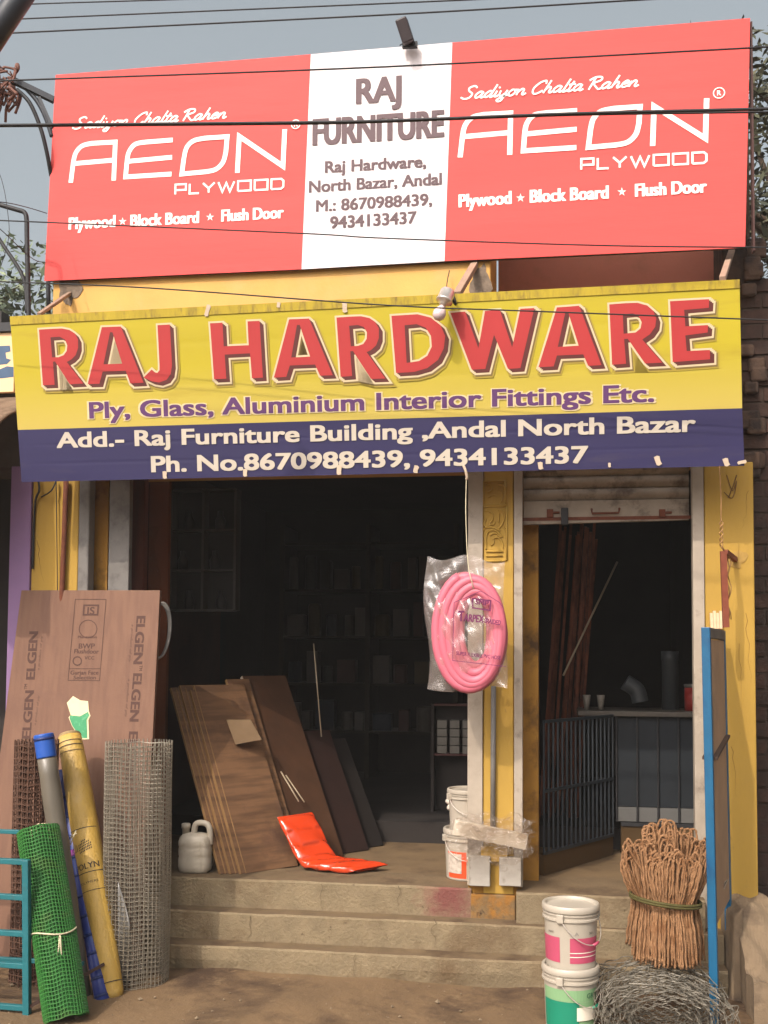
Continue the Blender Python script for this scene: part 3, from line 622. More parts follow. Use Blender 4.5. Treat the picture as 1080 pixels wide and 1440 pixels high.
for p0, p1 in ((z8(210, 830), z8(232, 660)), (z8(230, 510), z8(250, 310)), (z8(770, 240), z8(752, 460)), (z8(748, 560), z8(730, 780))):
    line(bd, ink, pb, 'a product of ply', p0, p1, 3.2, 0, (0,), shear=.3)
P_ = [z8(440, 95), z8(620, 95), z8(582, 570), z8(398, 568)]
m_ = MB(); ribbon(m_, [pb.hit(*p) for p in P_], .0035, .0015, pb, True); ribbon(m_, [pb.hit(*z8(404, 500)), pb.hit(*z8(588, 500))], .003, .0018, pb)
ribbon(m_, [pb.hit(z8(515, 268)[0] + 12.5 * math.cos(k * .3927), z8(515, 268)[1] + 12.5 * math.sin(k * .3927)) for k in range(16)], .004, .0016, pb, True)
ribbon(m_, [pb.hit(z8(452, 455)[0] + 6 * math.cos(k * .5236), z8(452, 455)[1] + 6 * math.sin(k * .5236)) for k in range(12)], .006, .0016, pb, True)
ribbon(m_, [pb.hit(*z8(492, 130)), pb.hit(*z8(575, 130)), pb.hit(*z8(570, 185)), pb.hit(*z8(488, 185))], .009, .0016, pb, True); m_.build('stamp_frame', ink, bd)
for t, p0, p1, c in (('IS', z8(510, 182), z8(550, 182), 10), ('BWP', z8(460, 382), z8(552, 382), 7), ('Flushdoor', z8(434, 410), z8(576, 412), 6), ('VCC', z8(494, 446), z8(550, 446), 4.5), ('Gurjan Face', z8(412, 534), z8(574, 534), 5.5), ('Selection', z8(430, 562), z8(560, 562), 5), ('Plantation', z8(455, 322), z8(565, 322), 3.5)):
    line(bd, ink, pb, t, p0, p1, c, .012, (-.03, .03))
stk = mat('cream_sticker_paper', lin(216, 200, 160), .7, .06, 20); grn = mat('green_sticker', lin(58, 138, 92), .6, .08, 14, stain=lin(110, 180, 130), stain_scale=20)
m_ = MB(); flat(m_, pb, [[z8(*p) for p in ((392, 700), (428, 660), (470, 685), (516, 690), (520, 745), (530, 775), (518, 800), (522, 912), (470, 914), (420, 830), (402, 785), (414, 770))]], .003); m_.build('sticker', stk, bd)
m_ = MB(); flat(m_, pb, [[z8(*p) for p in ((412, 772), (470, 778), (515, 752), (524, 772), (508, 800), (512, 905), (472, 906), (424, 832), (408, 790))]], .0045); m_.build('green_print', grn, bd)

# wire mesh rolls: rings and uprights, several turns deep
def mesh_roll(name, label, px, py_foot, py_top, rad, mtl, pitch, nv, top=None, layers=(1.0, .9), wire=.0022, foot=None, group='rolls of mesh outside the shop', tie=None):
    A = foot or G(px, py_foot); B = top if top is not None else V((A.x, A.y, FZ(py_top, A.y, px)))
    d = (B - A).normalized(); L_ = (B - A).length; x = d.cross(V((0, 1, .01))).normalized(); y = d.cross(x)
    root = thing(name, label, 'mesh roll', tuple(A), group)
    for li, f in enumerate(layers):
        m = MB(); n = int(L_ / pitch); r = rad * f; q = random.Random(li)
        def pt(a, t): return A + d * t + (x * math.cos(a) + y * math.sin(a)) * (r * (1 + .025 * math.sin(2 * a + li) + .012 * math.sin(5 * a + t * 6)))
        ns = 40
        for i in range(n + 1):
            t = min(L_, i * pitch + (.12 * pitch * li)); m.tube([pt(2 * math.pi * k / ns, min(t, L_) + .003 * math.sin(k)) for k in range(ns)], wire, 4, True)
        for k in range(nv):
            a = 2 * math.pi * (k + .5 * li) / nv; m.tube([pt(a + .03 * math.sin(t * 5 + li), t) for t in [L_ * j / 12 for j in range(13)]], wire, 4, cap=False)
        m.build('mesh_layer', mtl, root)
    return root, A, d, x, y, L_
galv = mat('galvanised_mesh_wire', lin(136, 128, 113), .5, .12, 20, 0, 10, .35)
rustw = mat('rusty_mesh_wire', lin(84, 58, 44), .8, .2, 20)
greenw = mat('green_plastic_mesh', lin(44, 106, 40), .55, .12, 10, stain=lin(66, 92, 38), stain_scale=5)
mesh_roll('wire_mesh_roll', 'tall galvanised square wire mesh roll standing upright beside the steps', 190, 1384, 1042, .157, galv, .0225, 44, layers=(1.0, .9), wire=.0019)
mesh_roll('wire_mesh_roll', 'rusty brown wire mesh roll behind the turquoise rack', 44, 1383, 1040, .10, rustw, .031, 22, layers=(1.0, .85, .7), wire=.0032)
gtop = F(54, 1167, -.78); gf = V((-2.075, -1.03, .02))
gr_, A_, d_, x_, y_, L_ = mesh_roll('plastic_mesh_roll', 'leaning green plastic mesh roll tied with string in front', 0, 0, 0, .092, greenw, .0165, 40, top=gtop, foot=gf, layers=(1.0, .9, .8, .7), wire=.0026)
m_ = MB(); m_.tube([A_ + d_ * (.36 + .02 * math.sin(k * .5)) + (x_ * math.cos(k * .2618) + y_ * math.sin(k * .2618)) * .097 for k in range(24)], .004, 5, True)
kn = A_ + d_ * .37 + V((.062, -.075, 0)); m_.tube(spline([kn, kn + V((.01, -.02, -.03)), kn + V((.0, -.02, -.09))]), .0035, 5); m_.tube(spline([kn, kn + V((.015, -.02, .01)), kn + V((.022, -.02, -.07))]), .0035, 5)
m_.build('string', mat('pale_string', lin(190, 180, 150), .8), gr_, smooth=True)
m_ = MB(); c = A_ + d_ * (L_ - .02); q = random.Random(2)
for k in range(7): m_.tube(spline([c + V((q.uniform(-.06, .06), q.uniform(-.05, .05), q.uniform(-.03, .0))) for _ in range(2)] + [c + V((q.uniform(-.03, .03), q.uniform(-.04, .02), .045))] + [c + V((q.uniform(-.06, .06), q.uniform(-.05, .05), 0))]), .006, 5)
m_.build('paper_core', mat('crumpled_paper', lin(200, 180, 150), .8), gr_, smooth=True)

def roll(root, name, A, B, r0, r1, m, n=28, rings=14, wob=.0, **k):
    d = (B - A); L_ = d.length; d.normalize(); mb = MB()
    mb.lathe([(r0 * .9, 0), (r0, .004)] + [(r0 + (r1 - r0) * i / rings + wob * math.sin(i * 2.3), L_ * i / rings) for i in range(1, rings)] + [(r1, L_ - .004), (r1 * .88, L_)], A, d, n)
    return mb.build(name, m, root, smooth=True, **k)
# grey film roll with blue cap
A_, B_ = G(114, 1402), F(66, 1066, -.655)
rt = thing('film_roll', 'grey film wrapped roll with a bright blue cap leaning beside the rusty mesh', 'roll', tuple(A_), 'wrapped rolls outside the shop')
film = mat('grey_plastic_film', lin(94, 87, 75), .4, .2, 8, .25, 18, spec=.6, stretch=(1, 1, .3)); bluep = mat('blue_plastic', lin(36, 80, 160), .4, .1, 8, .05, 20)
roll(rt, 'wrapped_body', A_, B_, .048, .046, film, wob=.0015)
d_ = (B_ - A_).normalized(); roll(rt, 'blue_cap', B_ + d_ * .001, B_ + d_ * .115, .047, .047, bluep)
m_ = MB(); m_.lathe([(.0485, 0), (.0485, .014)], B_ + d_ * .085, d_, 28); m_.build('dark_band', mat('dark_blue_band', lin(24, 40, 90), .5), rt, smooth=True)
# blue roll with dark bands
A_, B_ = G(145, 1408), F(86, 1085, -.34)
rt = thing('blue_roll', 'thin royal blue roll ringed with dark bands leaning behind the yellow sack roll', 'roll', tuple(A_), 'wrapped rolls outside the shop')
bl2 = mat('royal_blue_plastic', lin(36, 50, 118), .4, .15, 8, .1, 20, stain=lin(36, 90, 150), stain_scale=3)
roll(rt, 'body', A_, B_, .036, .034, bl2); d_ = (B_ - A_).normalized(); L_ = (B_ - A_).length
for t in (.02, .09, .19, .265, .345, .43, .52, .60, .69, .78, .87): m_ = MB(); m_.lathe([(.037, -.007), (.038, 0), (.037, .007)], A_ + d_ * (L_ * t), d_, 24); m_.build('dark_band', mat('dark_blue_band', (0, 0, 0)), rt, smooth=True)
m_ = MB(); m_.lathe([(.0365, -.02), (.0372, 0), (.0365, .02)], A_ + d_ * (L_ * .615), d_, 24); m_.build('pink_band', mat('purple_pink_band', lin(120, 50, 120), .5), rt, smooth=True)
# yellow woven sack roll
A_, B_ = G(160, 1405), F(98, 1036, -.33)
rt = thing('sack_roll', 'long yellow woven plastic roll with black print leaning at a slant', 'roll', tuple(A_), 'wrapped rolls outside the shop')
sack = mat('yellow_woven_sack', lin(178, 144, 66), .5, .10, 16, .5, 60, spec=.45, stain=lin(180, 150, 90), stain_scale=6, stretch=(1, 1, .5))
d_ = (B_ - A_).normalized(); L_ = (B_ - A_).length
mb = MB(); n = 36; q = random.Random(4)
prof = [(.040, 0), (.052, .03), (.056, .2), (.062, .5), (.066, .8), (.066, 1.0), (.064, 1.15), (.060, L_ - .05), (.056, L_)]
mb.lathe([(r + .0018 * math.sin(i * 5), h) for i, (r, h) in enumerate(prof)], A_, d_, n); body_ = mb.build('sack', sack, rt, smooth=True)
inkb = mat('black_sack_print', lin(52, 44, 36), .7)
x_ = d_.cross(V((0, 1, 0))).normalized(); y_ = d_.cross(x_)
if y_.y > 0: x_ = -x_; y_ = -y_
def rad_at(h):
    for (r0, h0), (r1, h1) in zip(prof, prof[1:]):
        if h0 <= h <= h1: return r0 + (r1 - r0) * (h - h0) / (h1 - h0)
    return prof[-1][0]
def on_roll(u, h, lift=.002):                 # u metres round from the front, h along
    r = rad_at(h); a = u / r; return A_ + d_ * h + (y_ * math.cos(a) + x_ * math.sin(a)) * (r + lift)
def h_of(py): return L_ * (1405 - py) / (1405 - 1036)
def ring_print(h, wd, u0=-.09, u1=.09, nm='printed_line'):
    m = MB(); m.grid(lambda u, v: on_roll(u0 + (u1 - u0) * u, h + wd * (v - .5)), 16, 1); m.build(nm, inkb, rt)
for py, wd in ((1046, .004), (1053, .004), (1062, .003), (1176, .004), (1237, .004), (1262, .003), (1384, .004)): ring_print(h_of(py), wd)
vs, fs = text2d('POLYN', 0, 1); wdt = max(v.x for v in vs)
m_ = MB()
sgn = 1 if (on_roll(.02, .3) - on_roll(-.02, .3)).x > 0 else -1
for i, b in enumerate((-.03, .03)): m_.add([on_roll(sgn * ((v.x / wdt) * .125 - .058 + b * .03), h_of(1232) + v.y * .040, .002 + .0004 * i) for v in vs], fs)
m_.build('lettering', inkb, rt)
m_ = MB()
for k in range(8):
    for j in range(5 - abs(k - 3) // 2):
        u = sgn * (-.01 + k * .008); h = h_of(1215) + .012 * j + .018 + .002 * k; m_.grid(lambda a, b: on_roll(u + .005 * a, h + .008 * b), 1, 1)
m_.grid(lambda a, b: on_roll(sgn * (-.052 + .035 * a), h_of(1206) + .05 * b * (1 - .5 * a), .0015), 3, 2)
m_.build('printed_emblem', inkb, rt)
vs, fs = text2d('POLYMERS', 0, 1); wdt = max(v.x for v in vs); m_ = MB(); m_.add([on_roll(sgn * ((v.x / wdt) * .10 - .05), h_of(1252) + v.y * .016, .002) for v in vs], fs); m_.build('lettering', inkb, rt)
roll(rt, 'folded_mouth', B_ - d_ * .0, B_ + d_ * .018, .056, .046, mat('pale_sack_mouth', lin(176, 152, 112), .7, .2, 20), wob=.004)
m_ = MB(); m_.tube(spline([F(98, 1190, -.60), F(103, 1178, -.62), F(107, 1168, -.62)]), .003, 5); m_.tube(spline([F(97, 1187, -.60), F(101, 1176, -.62), F(108, 1172, -.62)]), .003, 5)
one('loose_string', m_, mat('pale_string', (0, 0, 0)), 'short white string ends tied round the grey roll beside the yellow roll', 'string', smooth=True)
# pale plastic sheet on the ground by the mesh roll
m_ = MB(); p = [G(168, 1392) + V((0, -.02, .012)), G(190, 1378) + V((0, -.02, .012)), F(182, 1300, -.63), F(166, 1240, -.62)]
m_.grid(lambda u, v: (p[0] * (1 - u) + p[1] * u) * (1 - v) + (p[3] * (1 - u) + p[2] * u) * v + V((0, -.015 * math.sin(u * 3) * math.sin(v * 4), 0)), 8, 12)
one('plastic_sheet', m_, mat('dull_grey_sheet', lin(122, 120, 116), .4, .15, 8, .2, 20), 'narrow grey plastic sheet standing against the foot of the tall mesh roll', 'sheet', smooth=True, solid=.003)
# turquoise rack
teal = mat('turquoise_paint', lin(28, 96, 102), .5, .15, 10, .1, 60, stain=lin(52, 84, 84), stain_scale=14, stain_lo=.58, stain_hi=.7)
f0 = G(38, 1432); tk = thing('metal_rack', 'turquoise painted metal rack with thin rails at the lower left corner', 'rack', (f0.x, f0.y, 0))
def bar(mb, p, q, w_=.028): mb.beam(p, q, w_, w_, V((0, 1, 0)))
zt = FZ(1209, f0.y, 30)
m_ = MB(); bar(m_, V((f0.x, f0.y, 0)), V((f0.x - .02, f0.y, zt)), .03); m_.build('post', teal, tk, bevel=.003)
for py in (1212, 1262, 1313, 1358, 1417):
    z = FZ(py, f0.y, 20); m_ = MB(); bar(m_, V((f0.x - .012, f0.y + .004, z)), V((f0.x - .7, f0.y + .02, z + .004)), .024); m_.build('rail', teal, tk, bevel=.003)
yb = f0.y + .30
for py, pxr in ((1170, 28), (1262, 46), (1355, 118)):
    m_ = MB(); p = F(pxr, py, yb); bar(m_, p, V((p.x - .75, yb, p.z)), .02); m_.build('rail', teal, tk, bevel=.003)
m_ = MB(); bar(m_, V((f0.x + .0, yb - .012, 0)), V((f0.x - .02, yb - .012, FZ(1168, yb, 20))), .026); m_.build('post', teal, tk, bevel=.003)
m_ = MB(); bar(m_, V((f0.x + .01, f0.y, .05)), V((f0.x + .22, yb, .16)), .014); m_.build('brace', mat('dark_rust_bar', lin(70, 50, 42), .8), tk)
for k, x in enumerate((f0.x - .66,)):
    m_ = MB(); bar(m_, V((x, f0.y + .02, 0)), V((x, f0.y + .02, zt)), .03); bar(m_, V((x, yb - .012, 0)), V((x, yb - .012, zt)), .026); m_.build('post', teal, tk, bevel=.003)

# ================================================================ IN THE MAIN OPENING
# white jerrycan
jc = F(269, 1229, .07); jcan = thing('jerrycan', 'dull white plastic jerrycan standing on the top step left of the plywood', 'jerrycan', (jc.x, jc.y, FL + .004))
mb = MB(); n = 32
def sup(a, rx, ry, e=.55): return (rx * math.copysign(abs(math.cos(a)) ** e, math.cos(a)), ry * math.copysign(abs(math.sin(a)) ** e, math.sin(a)))
pr_ = [(.80, 0), (.93, .008), (1, .03), (1, .075), (.96, .085), (1, .095), (1, .125), (.96, .135), (1, .145), (1, .165), (.96, .172), (.93, .185), (.75, .20), (.4, .208)]
for s_, h in pr_:
    for k in range(n):
        a = 2 * math.pi * k / n; u, v = sup(a, .088 * s_, .062 * s_); mb.v.append(V((jc.x + u, jc.y + .062 + v, FL + .004 + h)))
for i in range(len(pr_) - 1):
    for k in range(n): mb.f.append((i * n + k, i * n + (k + 1) % n, (i + 1) * n + (k + 1) % n, (i + 1) * n + k))
mb.f += [tuple(range(n - 1, -1, -1)), tuple((len(pr_) - 1) * n + k for k in range(n))]
jm = mat('dull_white_plastic', lin(178, 168, 150), .5, .08, 10, .05, 30, stain=lin(140, 128, 108), stain_scale=7)
mb.build('body', jm, jcan, smooth=True)
m_ = MB(); zj = FL + .2; m_.tube(spline([V((jc.x - .01, jc.y + .062, zj - .03)), V((jc.x + .0, jc.y + .062, zj + .055)), V((jc.x + .055, jc.y + .062, zj + .062)), V((jc.x + .078, jc.y + .062, zj + .03)), V((jc.x + .08, jc.y + .062, zj - .05))], 6), .016, 10); m_.build('handle', jm, jcan, smooth=True)
m_ = MB(); m_.lathe([(.02, 0), (.02, .045), (.024, .046), (.024, .068), (.020, .072)], (jc.x - .055, jc.y + .062, zj - .012), n=20); m_.build('cap', jm, jcan, smooth=True)

# leaning plywood sheets
plyf = mat('dull_plywood_face', lin(108, 78, 52), .7, .12, 4, .15, 40, wood=((4, 1.5, 30), lin(84, 59, 38)), stain=lin(76, 52, 36), stain_scale=3)
plye = mat('pale_plywood_edge', lin(132, 100, 62), .8, .15, 30, .2, 60, stretch=(6, 1, 1))
def sheet(px, py, y, py_top_dx, length, hgt, th, label, m=plyf, deep=False, edge=True):
    """a sheet leaning to the left: bottom front corner at pixel (px, py) on plane y"""
    A = G(px, py, FL + .006)
    u_ = V((.66, .75, 0)); d = V((py_top_dx, -py_top_dx * .86, 1)).normalized(); n_ = d.cross(u_).normalized()
    if n_.x < 0: n_ = -n_
    rt = thing('plywood_sheet', label, 'plywood sheet', tuple(A), 'plywood sheets leaning inside the main opening')
    T = A + d * hgt; bk = u_ * length
    lo = n_.z * th
    mb = MB(); mb.prism([A + u_ * .004, T + u_ * .004, T + bk, A + bk], n_ * -th); mb.build('panel', m, rt, bevel=.0015)
    if edge:
        mb = MB(); mb.prism([A, T, T - n_ * th, A - n_ * th], u_ * .0035); mb.build('edge', plye, rt)
    return rt, A, d, T, n_, bk
names = ['front', 'second', 'third', 'fourth', 'fifth', 'sixth']
for k in range(6):
    sheet(346 - 7.2 * k, 1228 + [0, .8, .2, .9, .4, 1][k], 0, -.44, .34, 1.14 - .015 * ((k * 2) % 3), .019, 'plywood sheet of the front stack, %s from its right side' % ('outermost' if k == 0 else names[k]))
rt, A_, d_, T_, n_, bk = sheet(393, 1217.5, .35, -.43, .16, 1.17, .02, 'plywood sheet with a paper label just behind the front stack')
pl = Plane(A_, A_ + bk, T_)
m_ = MB(); qd = [pl.hit(299, 1058), pl.hit(310, 1058), pl.hit(337, 1113), pl.hit(325, 1116)]; m_.prism([p + pl.n * .001 for p in qd], pl.n * .001)
m_.build('paper_label', mat('pale_paper_label', lin(150, 128, 112), .8, .1, 20), rt)
rt, A_, d_, T_, n_, bk = sheet(420, 1212.5, .50, -.445, .32, 1.20, .024, 'dark board edged with broken white tape, in the middle of the row', mat('blackish_board', lin(70, 47, 32), .5, .25, 5, .1, 30), edge=True)
whl = mat('white_edge_tape', lin(196, 180, 160), .6, .08, 20)
for t0, t1 in ((0, .14), (.165, .36), (.72, .90), (1.02, 1.2)):
    m_ = MB(); m_.prism([A_ + d_ * t0 + V((0, -.0015, 0)), A_ + d_ * t1 + V((0, -.0015, 0)), A_ + d_ * t1 - n_ * .024 + V((0, -.0015, 0)), A_ + d_ * t0 - n_ * .024 + V((0, -.0015, 0))], V((0, .0015, 0))); m_.build('edge_tape', whl, rt)
darkp = mat('dark_red_board', lin(40, 23, 18), .6, .2, 5, .1, 30)
sheet(447, 1205, .62, -.44, .38, .80, .03, 'dark reddish board leaning behind the orange packet', darkp)
sheet(478, 1197, .78, -.47, .34, .74, .02, 'darkest board deepest in the row of leaning boards', mat('dark_brown_board', lin(26, 20, 17), .7, .2, 5), edge=False)
# paper tag on the dark boards, white rods
m_ = MB(); qd = [F(318, 1012, .48), F(352, 1012, .50), F(368, 1040, .50), F(331, 1047, .48)]; m_.prism(qd, V((0, .004, 0)))
one('cardboard_tag', m_, mat('brown_card', lin(112, 90, 64), .8, .1, 10), 'folded brown card resting on the leaning boards', 'card')
for p, q, lb in ((F(395, 1085, .58), F(420, 1127, .50), 'thin pale rod on the dark boards, nearer the label'), (F(402, 1090, .60), F(428, 1128, .52), 'thin pale rod on the dark boards, nearer the shop middle'), (F(441, 905, 1.0), F(452, 1036, .95), 'long thin pale rod standing in the dark middle of the shop')):
    m_ = MB(); m_.tube([p, q], .004, 6); one('thin_rod', m_, mat('pale_rod', lin(150, 135, 112), .5), lb, 'rod', 'thin rods in the shop', smooth=True)
# orange plastic packet, bent in an L
op = mat('orange_red_film', lin(196, 62, 28), .2, .10, 4, .5, 14, spec=.7, coat=.7)
spine = [F(393, 1134, .40), F(402, 1152, .37), F(416, 1182, .31), F(428, 1199, .27), F(446, 1203, .24), F(470, 1206, .22), F(500, 1209, .21)]
SP = spline(spine, 6); m_ = MB(); NS_ = len(SP) - 1; q = random.Random(8)
def packet(u, v):
    a = 2 * math.pi * v; i = min(NS_, int(u * NS_ + .5)); c = SP[i]; tz = SP[min(NS_, i + 1)] - SP[max(0, i - 1)]; tz.normalize()
    wdir = V((.70, .70, .04)).normalized(); nn = tz.cross(wdir).normalized()
    e = min(1, min(u, 1 - u) * 9) ** .5
    cx_, cy_ = sup(a, .115, .020 * e + .003, .6)
    return c + wdir * (cx_ + .10) + nn * (cy_ + .004 * math.sin(u * 31 + v * 25) * e)
m_.grid(packet, 44, 32)
base = min(v.z for v in m_.v); dz = FL + .006 - base
for v in m_.v: v.z += dz
one('orange_packet', m_, op, 'shiny orange red plastic packet bent against the boards on the shop floor', 'packet', smooth=True)

# paint buckets
def bucket_proto(label, loc, rb, rt_, h, lab, group, lid=True, handle_a=0.0):
    root = thing('paint_bucket', label, 'bucket', tuple(loc), group); o = V(loc)
    prof = [(rb * .95, 0), (rb, .006)] + [(rb + (rt_ - rb) * t, h * t) for t in (.25, .5, .72)] + [(rt_ * .985, h * .765), (rt_ * 1.05, h * .77), (rt_ * 1.05, h * .80), (rt_ * .985, h * .805), (rt_ * .99, h * .845), (rt_ * 1.035, h * .85), (rt_ * 1.035, h * .87), (rt_ * .99, h * .875), (rt_, h * .9)]
    m = MB(); m.lathe(prof, o, n=48); m.build('body', white_p, root, smooth=True).modifiers.new('e', 'EDGE_SPLIT').split_angle = R(35)
    m = MB(); m.lathe([(rt_ * 1.0, h * .895), (rt_ * 1.06, h * .90), (rt_ * 1.075, h * .93), (rt_ * 1.06, h * .985), (rt_ * 1.03, h), (rt_ * .96, h), (rt_ * .93, h * .985), (rt_ * .92, h * .955), (rt_ * .3, h * .955)], o, n=48)
    m.build('lid', white_p, root, smooth=True).modifiers.new('e', 'EDGE_SPLIT').split_angle = R(35)
    for s in (0, 1):
        a = handle_a + s * 2.35; m = MB(); c = o + V((math.cos(a) * rt_ * 1.05, math.sin(a) * rt_ * 1.05, h * .82)); t_ = V((-math.sin(a), math.cos(a), 0))
        m.beam(c - t_ * .015, c + t_ * .015, .02, .035, V((0, 0, 1))); m.build('handle_lug', white_p, root, bevel=.003)
    P = []
    for k in range(17):
        t = k / 16; a = handle_a + 2.35 * t; r = rt_ * (1.07 + .05 * math.sin(math.pi * t)); P.append(o + V((math.cos(a) * r, math.sin(a) * r, h * (.82 - .40 * math.sin(math.pi * t) ** .8))))
    m = MB(); m.tube(P, .0022, 6); m.build('wire_handle', mat('bucket_wire', lin(190, 180, 168), .4, .1, 20, 0, 10, .5), root, smooth=True)
    m = MB(); i = 9; m.tube([P[8], P[9], P[10]], .006, 8); m.build('handle_grip', lab[0][4], root, smooth=True)
    for a0_, a1_, h0_, h1_, mm in lab:
        m = MB(); rr = lambda hh: rb + (rt_ - rb) * hh / h + .0012
        m.grid(lambda u, v: o + V((math.cos(a0_ + (a1_ - a0_) * u) * rr(h0_ + (h1_ - h0_) * v), math.sin(a0_ + (a1_ - a0_) * u) * rr(h0_ + (h1_ - h0_) * v), h0_ + (h1_ - h0_) * v)), 20, 2); m.build('printed_label', mm, root)
    return root
def bucket_text(root, o, body, a0, a1, hh, cap, mm, rb, rt_, h):
    vs, fs = text2d(body); x1 = max(v.x for v in vs); m = MB()
    for i, b in enumerate((-.02, .02)):
        m.add([V(o) + V((math.cos(a0 + (a1 - a0) * (v.x / x1 + b * .1)) * (rb + (rt_ - rb) * hh / h + .0028 + .0002 * i), math.sin(a0 + (a1 - a0) * (v.x / x1 + b * .1)) * (rb + (rt_ - rb) * hh / h + .0028 + .0002 * i), hh + v.y / CAP * cap)) for v in vs], fs)
    m.build('lettering', mm, root)
pinkl = mat('pink_label_print', lin(172, 72, 96), .5, .05, 8); grnl = mat('green_label_print', lin(22, 122, 94), .5, .06, 8); palegl = mat('pale_green_label_print', lin(122, 158, 114), .5, .05, 8); oral = mat('orange_label_print', lin(222, 74, 34), .5, .05, 8)
inkd = mat('dark_label_ink', lin(60, 56, 54), .6)
g0 = G(803, 1461); rb, rt_, hh = .104, .115, .268
bc = V((g0.x, g0.y + .10, .016))
# angles: 0 = +x, -pi/2 faces the viewer
lower = bucket_proto('lower white paint bucket with green label in front of the steps', bc, rb, rt_, hh, [(-2.85, -1.25, .02, .135, grnl), (-2.85, -.35, .1355, .185, palegl), (-1.24, -.35, .02, .135, palegl)], 'paint buckets stacked in front of the steps', handle_a=-1.95)
wl_ = mat('white_label_print', lin(216, 208, 190), .5); m_ = MB(); m_.grid(lambda u, v: bc + V((math.cos(-1.35 + .9 * u) * (rb + .009), math.sin(-1.35 + .9 * u) * (rb + .009), .06 + .055 * v)), 14, 2); m_.build('printed_label', wl_, lower)
bucket_text(lower, bc, 'GRO', -.95, -.40, .150, .020, mat('dark_green_ink', lin(34, 84, 56), .5), rb, rt_, hh)
bu = bc + V((.002, .004, hh * .956 + .0015))
upper = bucket_proto('upper white paint bucket with pink label in front of the steps', bu, rb, rt_, hh, [(-3.3, -2.02, .035, .140, pinkl), (-1.62, -.3, .035, .140, pinkl)], 'paint buckets stacked in front of the steps', handle_a=-1.95)
for z0 in (.077, .0605):
    m_ = MB(); m_.grid(lambda u, v: bu + V((math.cos(-1.62 + 1.3 * u) * (rb + (rt_ - rb) * z0 / hh + .0022), math.sin(-1.62 + 1.3 * u) * (rb + (rt_ - rb) * z0 / hh + .0022), z0 + .0035 * v)), 16, 1); m_.build('printed_line', wl_, upper)
bucket_text(upper, bu, 'INST.', -2.55, -2.25, .155, .008, inkd, rb, rt_, hh); bucket_text(upper, bu, '20 L', -.85, -.6, .155, .009, inkd, rb, rt_, hh); bucket_text(upper, bu, 'A', -1.45, -1.28, .152, .014, mat('grey_label_ink', lin(130, 124, 118), .6), rb, rt_, hh)
# buckets behind the centre pillar
gp = 'paint buckets stacked behind the centre pillar'
q0 = F(655, 1240, .14); q0 = V((q0.x, q0.y + .12, FL + .003)); r0, r1, hb = .112, .122, .262
b1_ = bucket_proto('white bucket with orange label at the bottom of the stack behind the pillar', q0, r0, r1, hb, [(-2.5, -1.55, .015, .15, oral), (-1.25, -.3, .015, .15, oral)], gp, handle_a=-2.7)
m_ = MB(); m_.grid(lambda u, v: q0 + V((math.cos(-2.48 + .72 * u) * (r0 + .0075), math.sin(-2.48 + .72 * u) * (r0 + .0075), .04 + .10 * v)), 14, 2); m_.build('printed_label', mat('grey_text_label', lin(176, 164, 150), .6, .25, 60), b1_)
bucket_proto('plain white bucket on top of the orange labelled bucket', q0 + V((.004, .01, hb * .956 + .0015)), .098, .108, .215, [(-1.2, -1.1, .05, .06, white_p)], gp, handle_a=-2.6)
q1 = V((q0.x + .13, q0.y + .25, FL + .003))
bucket_proto('white bucket half hidden behind the pillar next to the labelled one', q1, r0, r1, hb, [(-1.2, -1.1, .05, .06, white_p)], gp, handle_a=-2.2)
bucket_proto('second white bucket half hidden behind the pillar, under the crumpled cloth', q1 + V((0, 0, hb * .956 + .0015)), .095, .104, .19, [(-1.2, -1.1, .05, .06, white_p)], gp, handle_a=-2.2)
m_ = MB(); c = F(650, 1128, .50); q = random.Random(6)
def cloth(u, v):
    a = 2 * math.pi * u; b = math.pi * (v - .5); r = .062 * (1 + .22 * math.sin(5 * a + 3 * v * 4) + .16 * math.sin(9 * a - 11 * v) + .1 * math.sin(17 * a + 5 * v))
    return c + V((math.cos(a) * math.cos(b) * r * 1.1, math.sin(a) * math.cos(b) * r, math.sin(b) * r * .8))
m_.grid(cloth, 60, 24); one('crumpled_cloth', m_, mat('off_white_cloth', lin(206, 196, 180), .85, .08, 20, .2, 50), 'crumpled white cloth on the buckets behind the pillar', 'cloth', smooth=True)

# ================================================================ HANGING ON THE CENTRE PILLAR
# pink hose coiled in a clear bag
YH = -.34
hc = F(660, 888, YH); SPX = depth(hc) / F_PX
hs = thing('pink_hose', 'coil of pink plastic hose hanging in a clear bag on the centre pillar', 'hose', tuple(hc))
pinkh = mat('pink_hose_plastic', lin(188, 96, 112), .5, .06, 6, .05, 40, spec=.5)
P = []; q = random.Random(12)
loops = [(51, 80, 0, 0, -.004), (45, 73, 4, -2, -.010), (38, 66, 7, -4, -.012), (31, 57, 9, -2, -.006), (25, 48, 9, 2, .004), (46, 77, -1, 3, .034), (39, 69, -4, -2, .040), (31, 60, 2, 4, .036), (49, 72, 2, -7, .056)]
for i, (rx, rz, ox, oz, oy) in enumerate(loops):
    for k in range(36):
        t = k / 36; nx = loops[min(i + 1, len(loops) - 1)]
        L = lambda a, b: a + (b - a) * (t ** 3)
        a = math.pi / 2 + 2 * math.pi * t + .3
        P.append(hc + V(((L(ox, nx[2]) + L(rx, nx[0]) * .90 * math.cos(a)) * SPX, L(oy, nx[4]) - .022, (L(oz, nx[3]) + L(rz, nx[1]) * math.sin(a)) * SPX)))
m_ = MB(); m_.tube(P, .0255, 14); m_.build('hose', pinkh, hs, smooth=True)
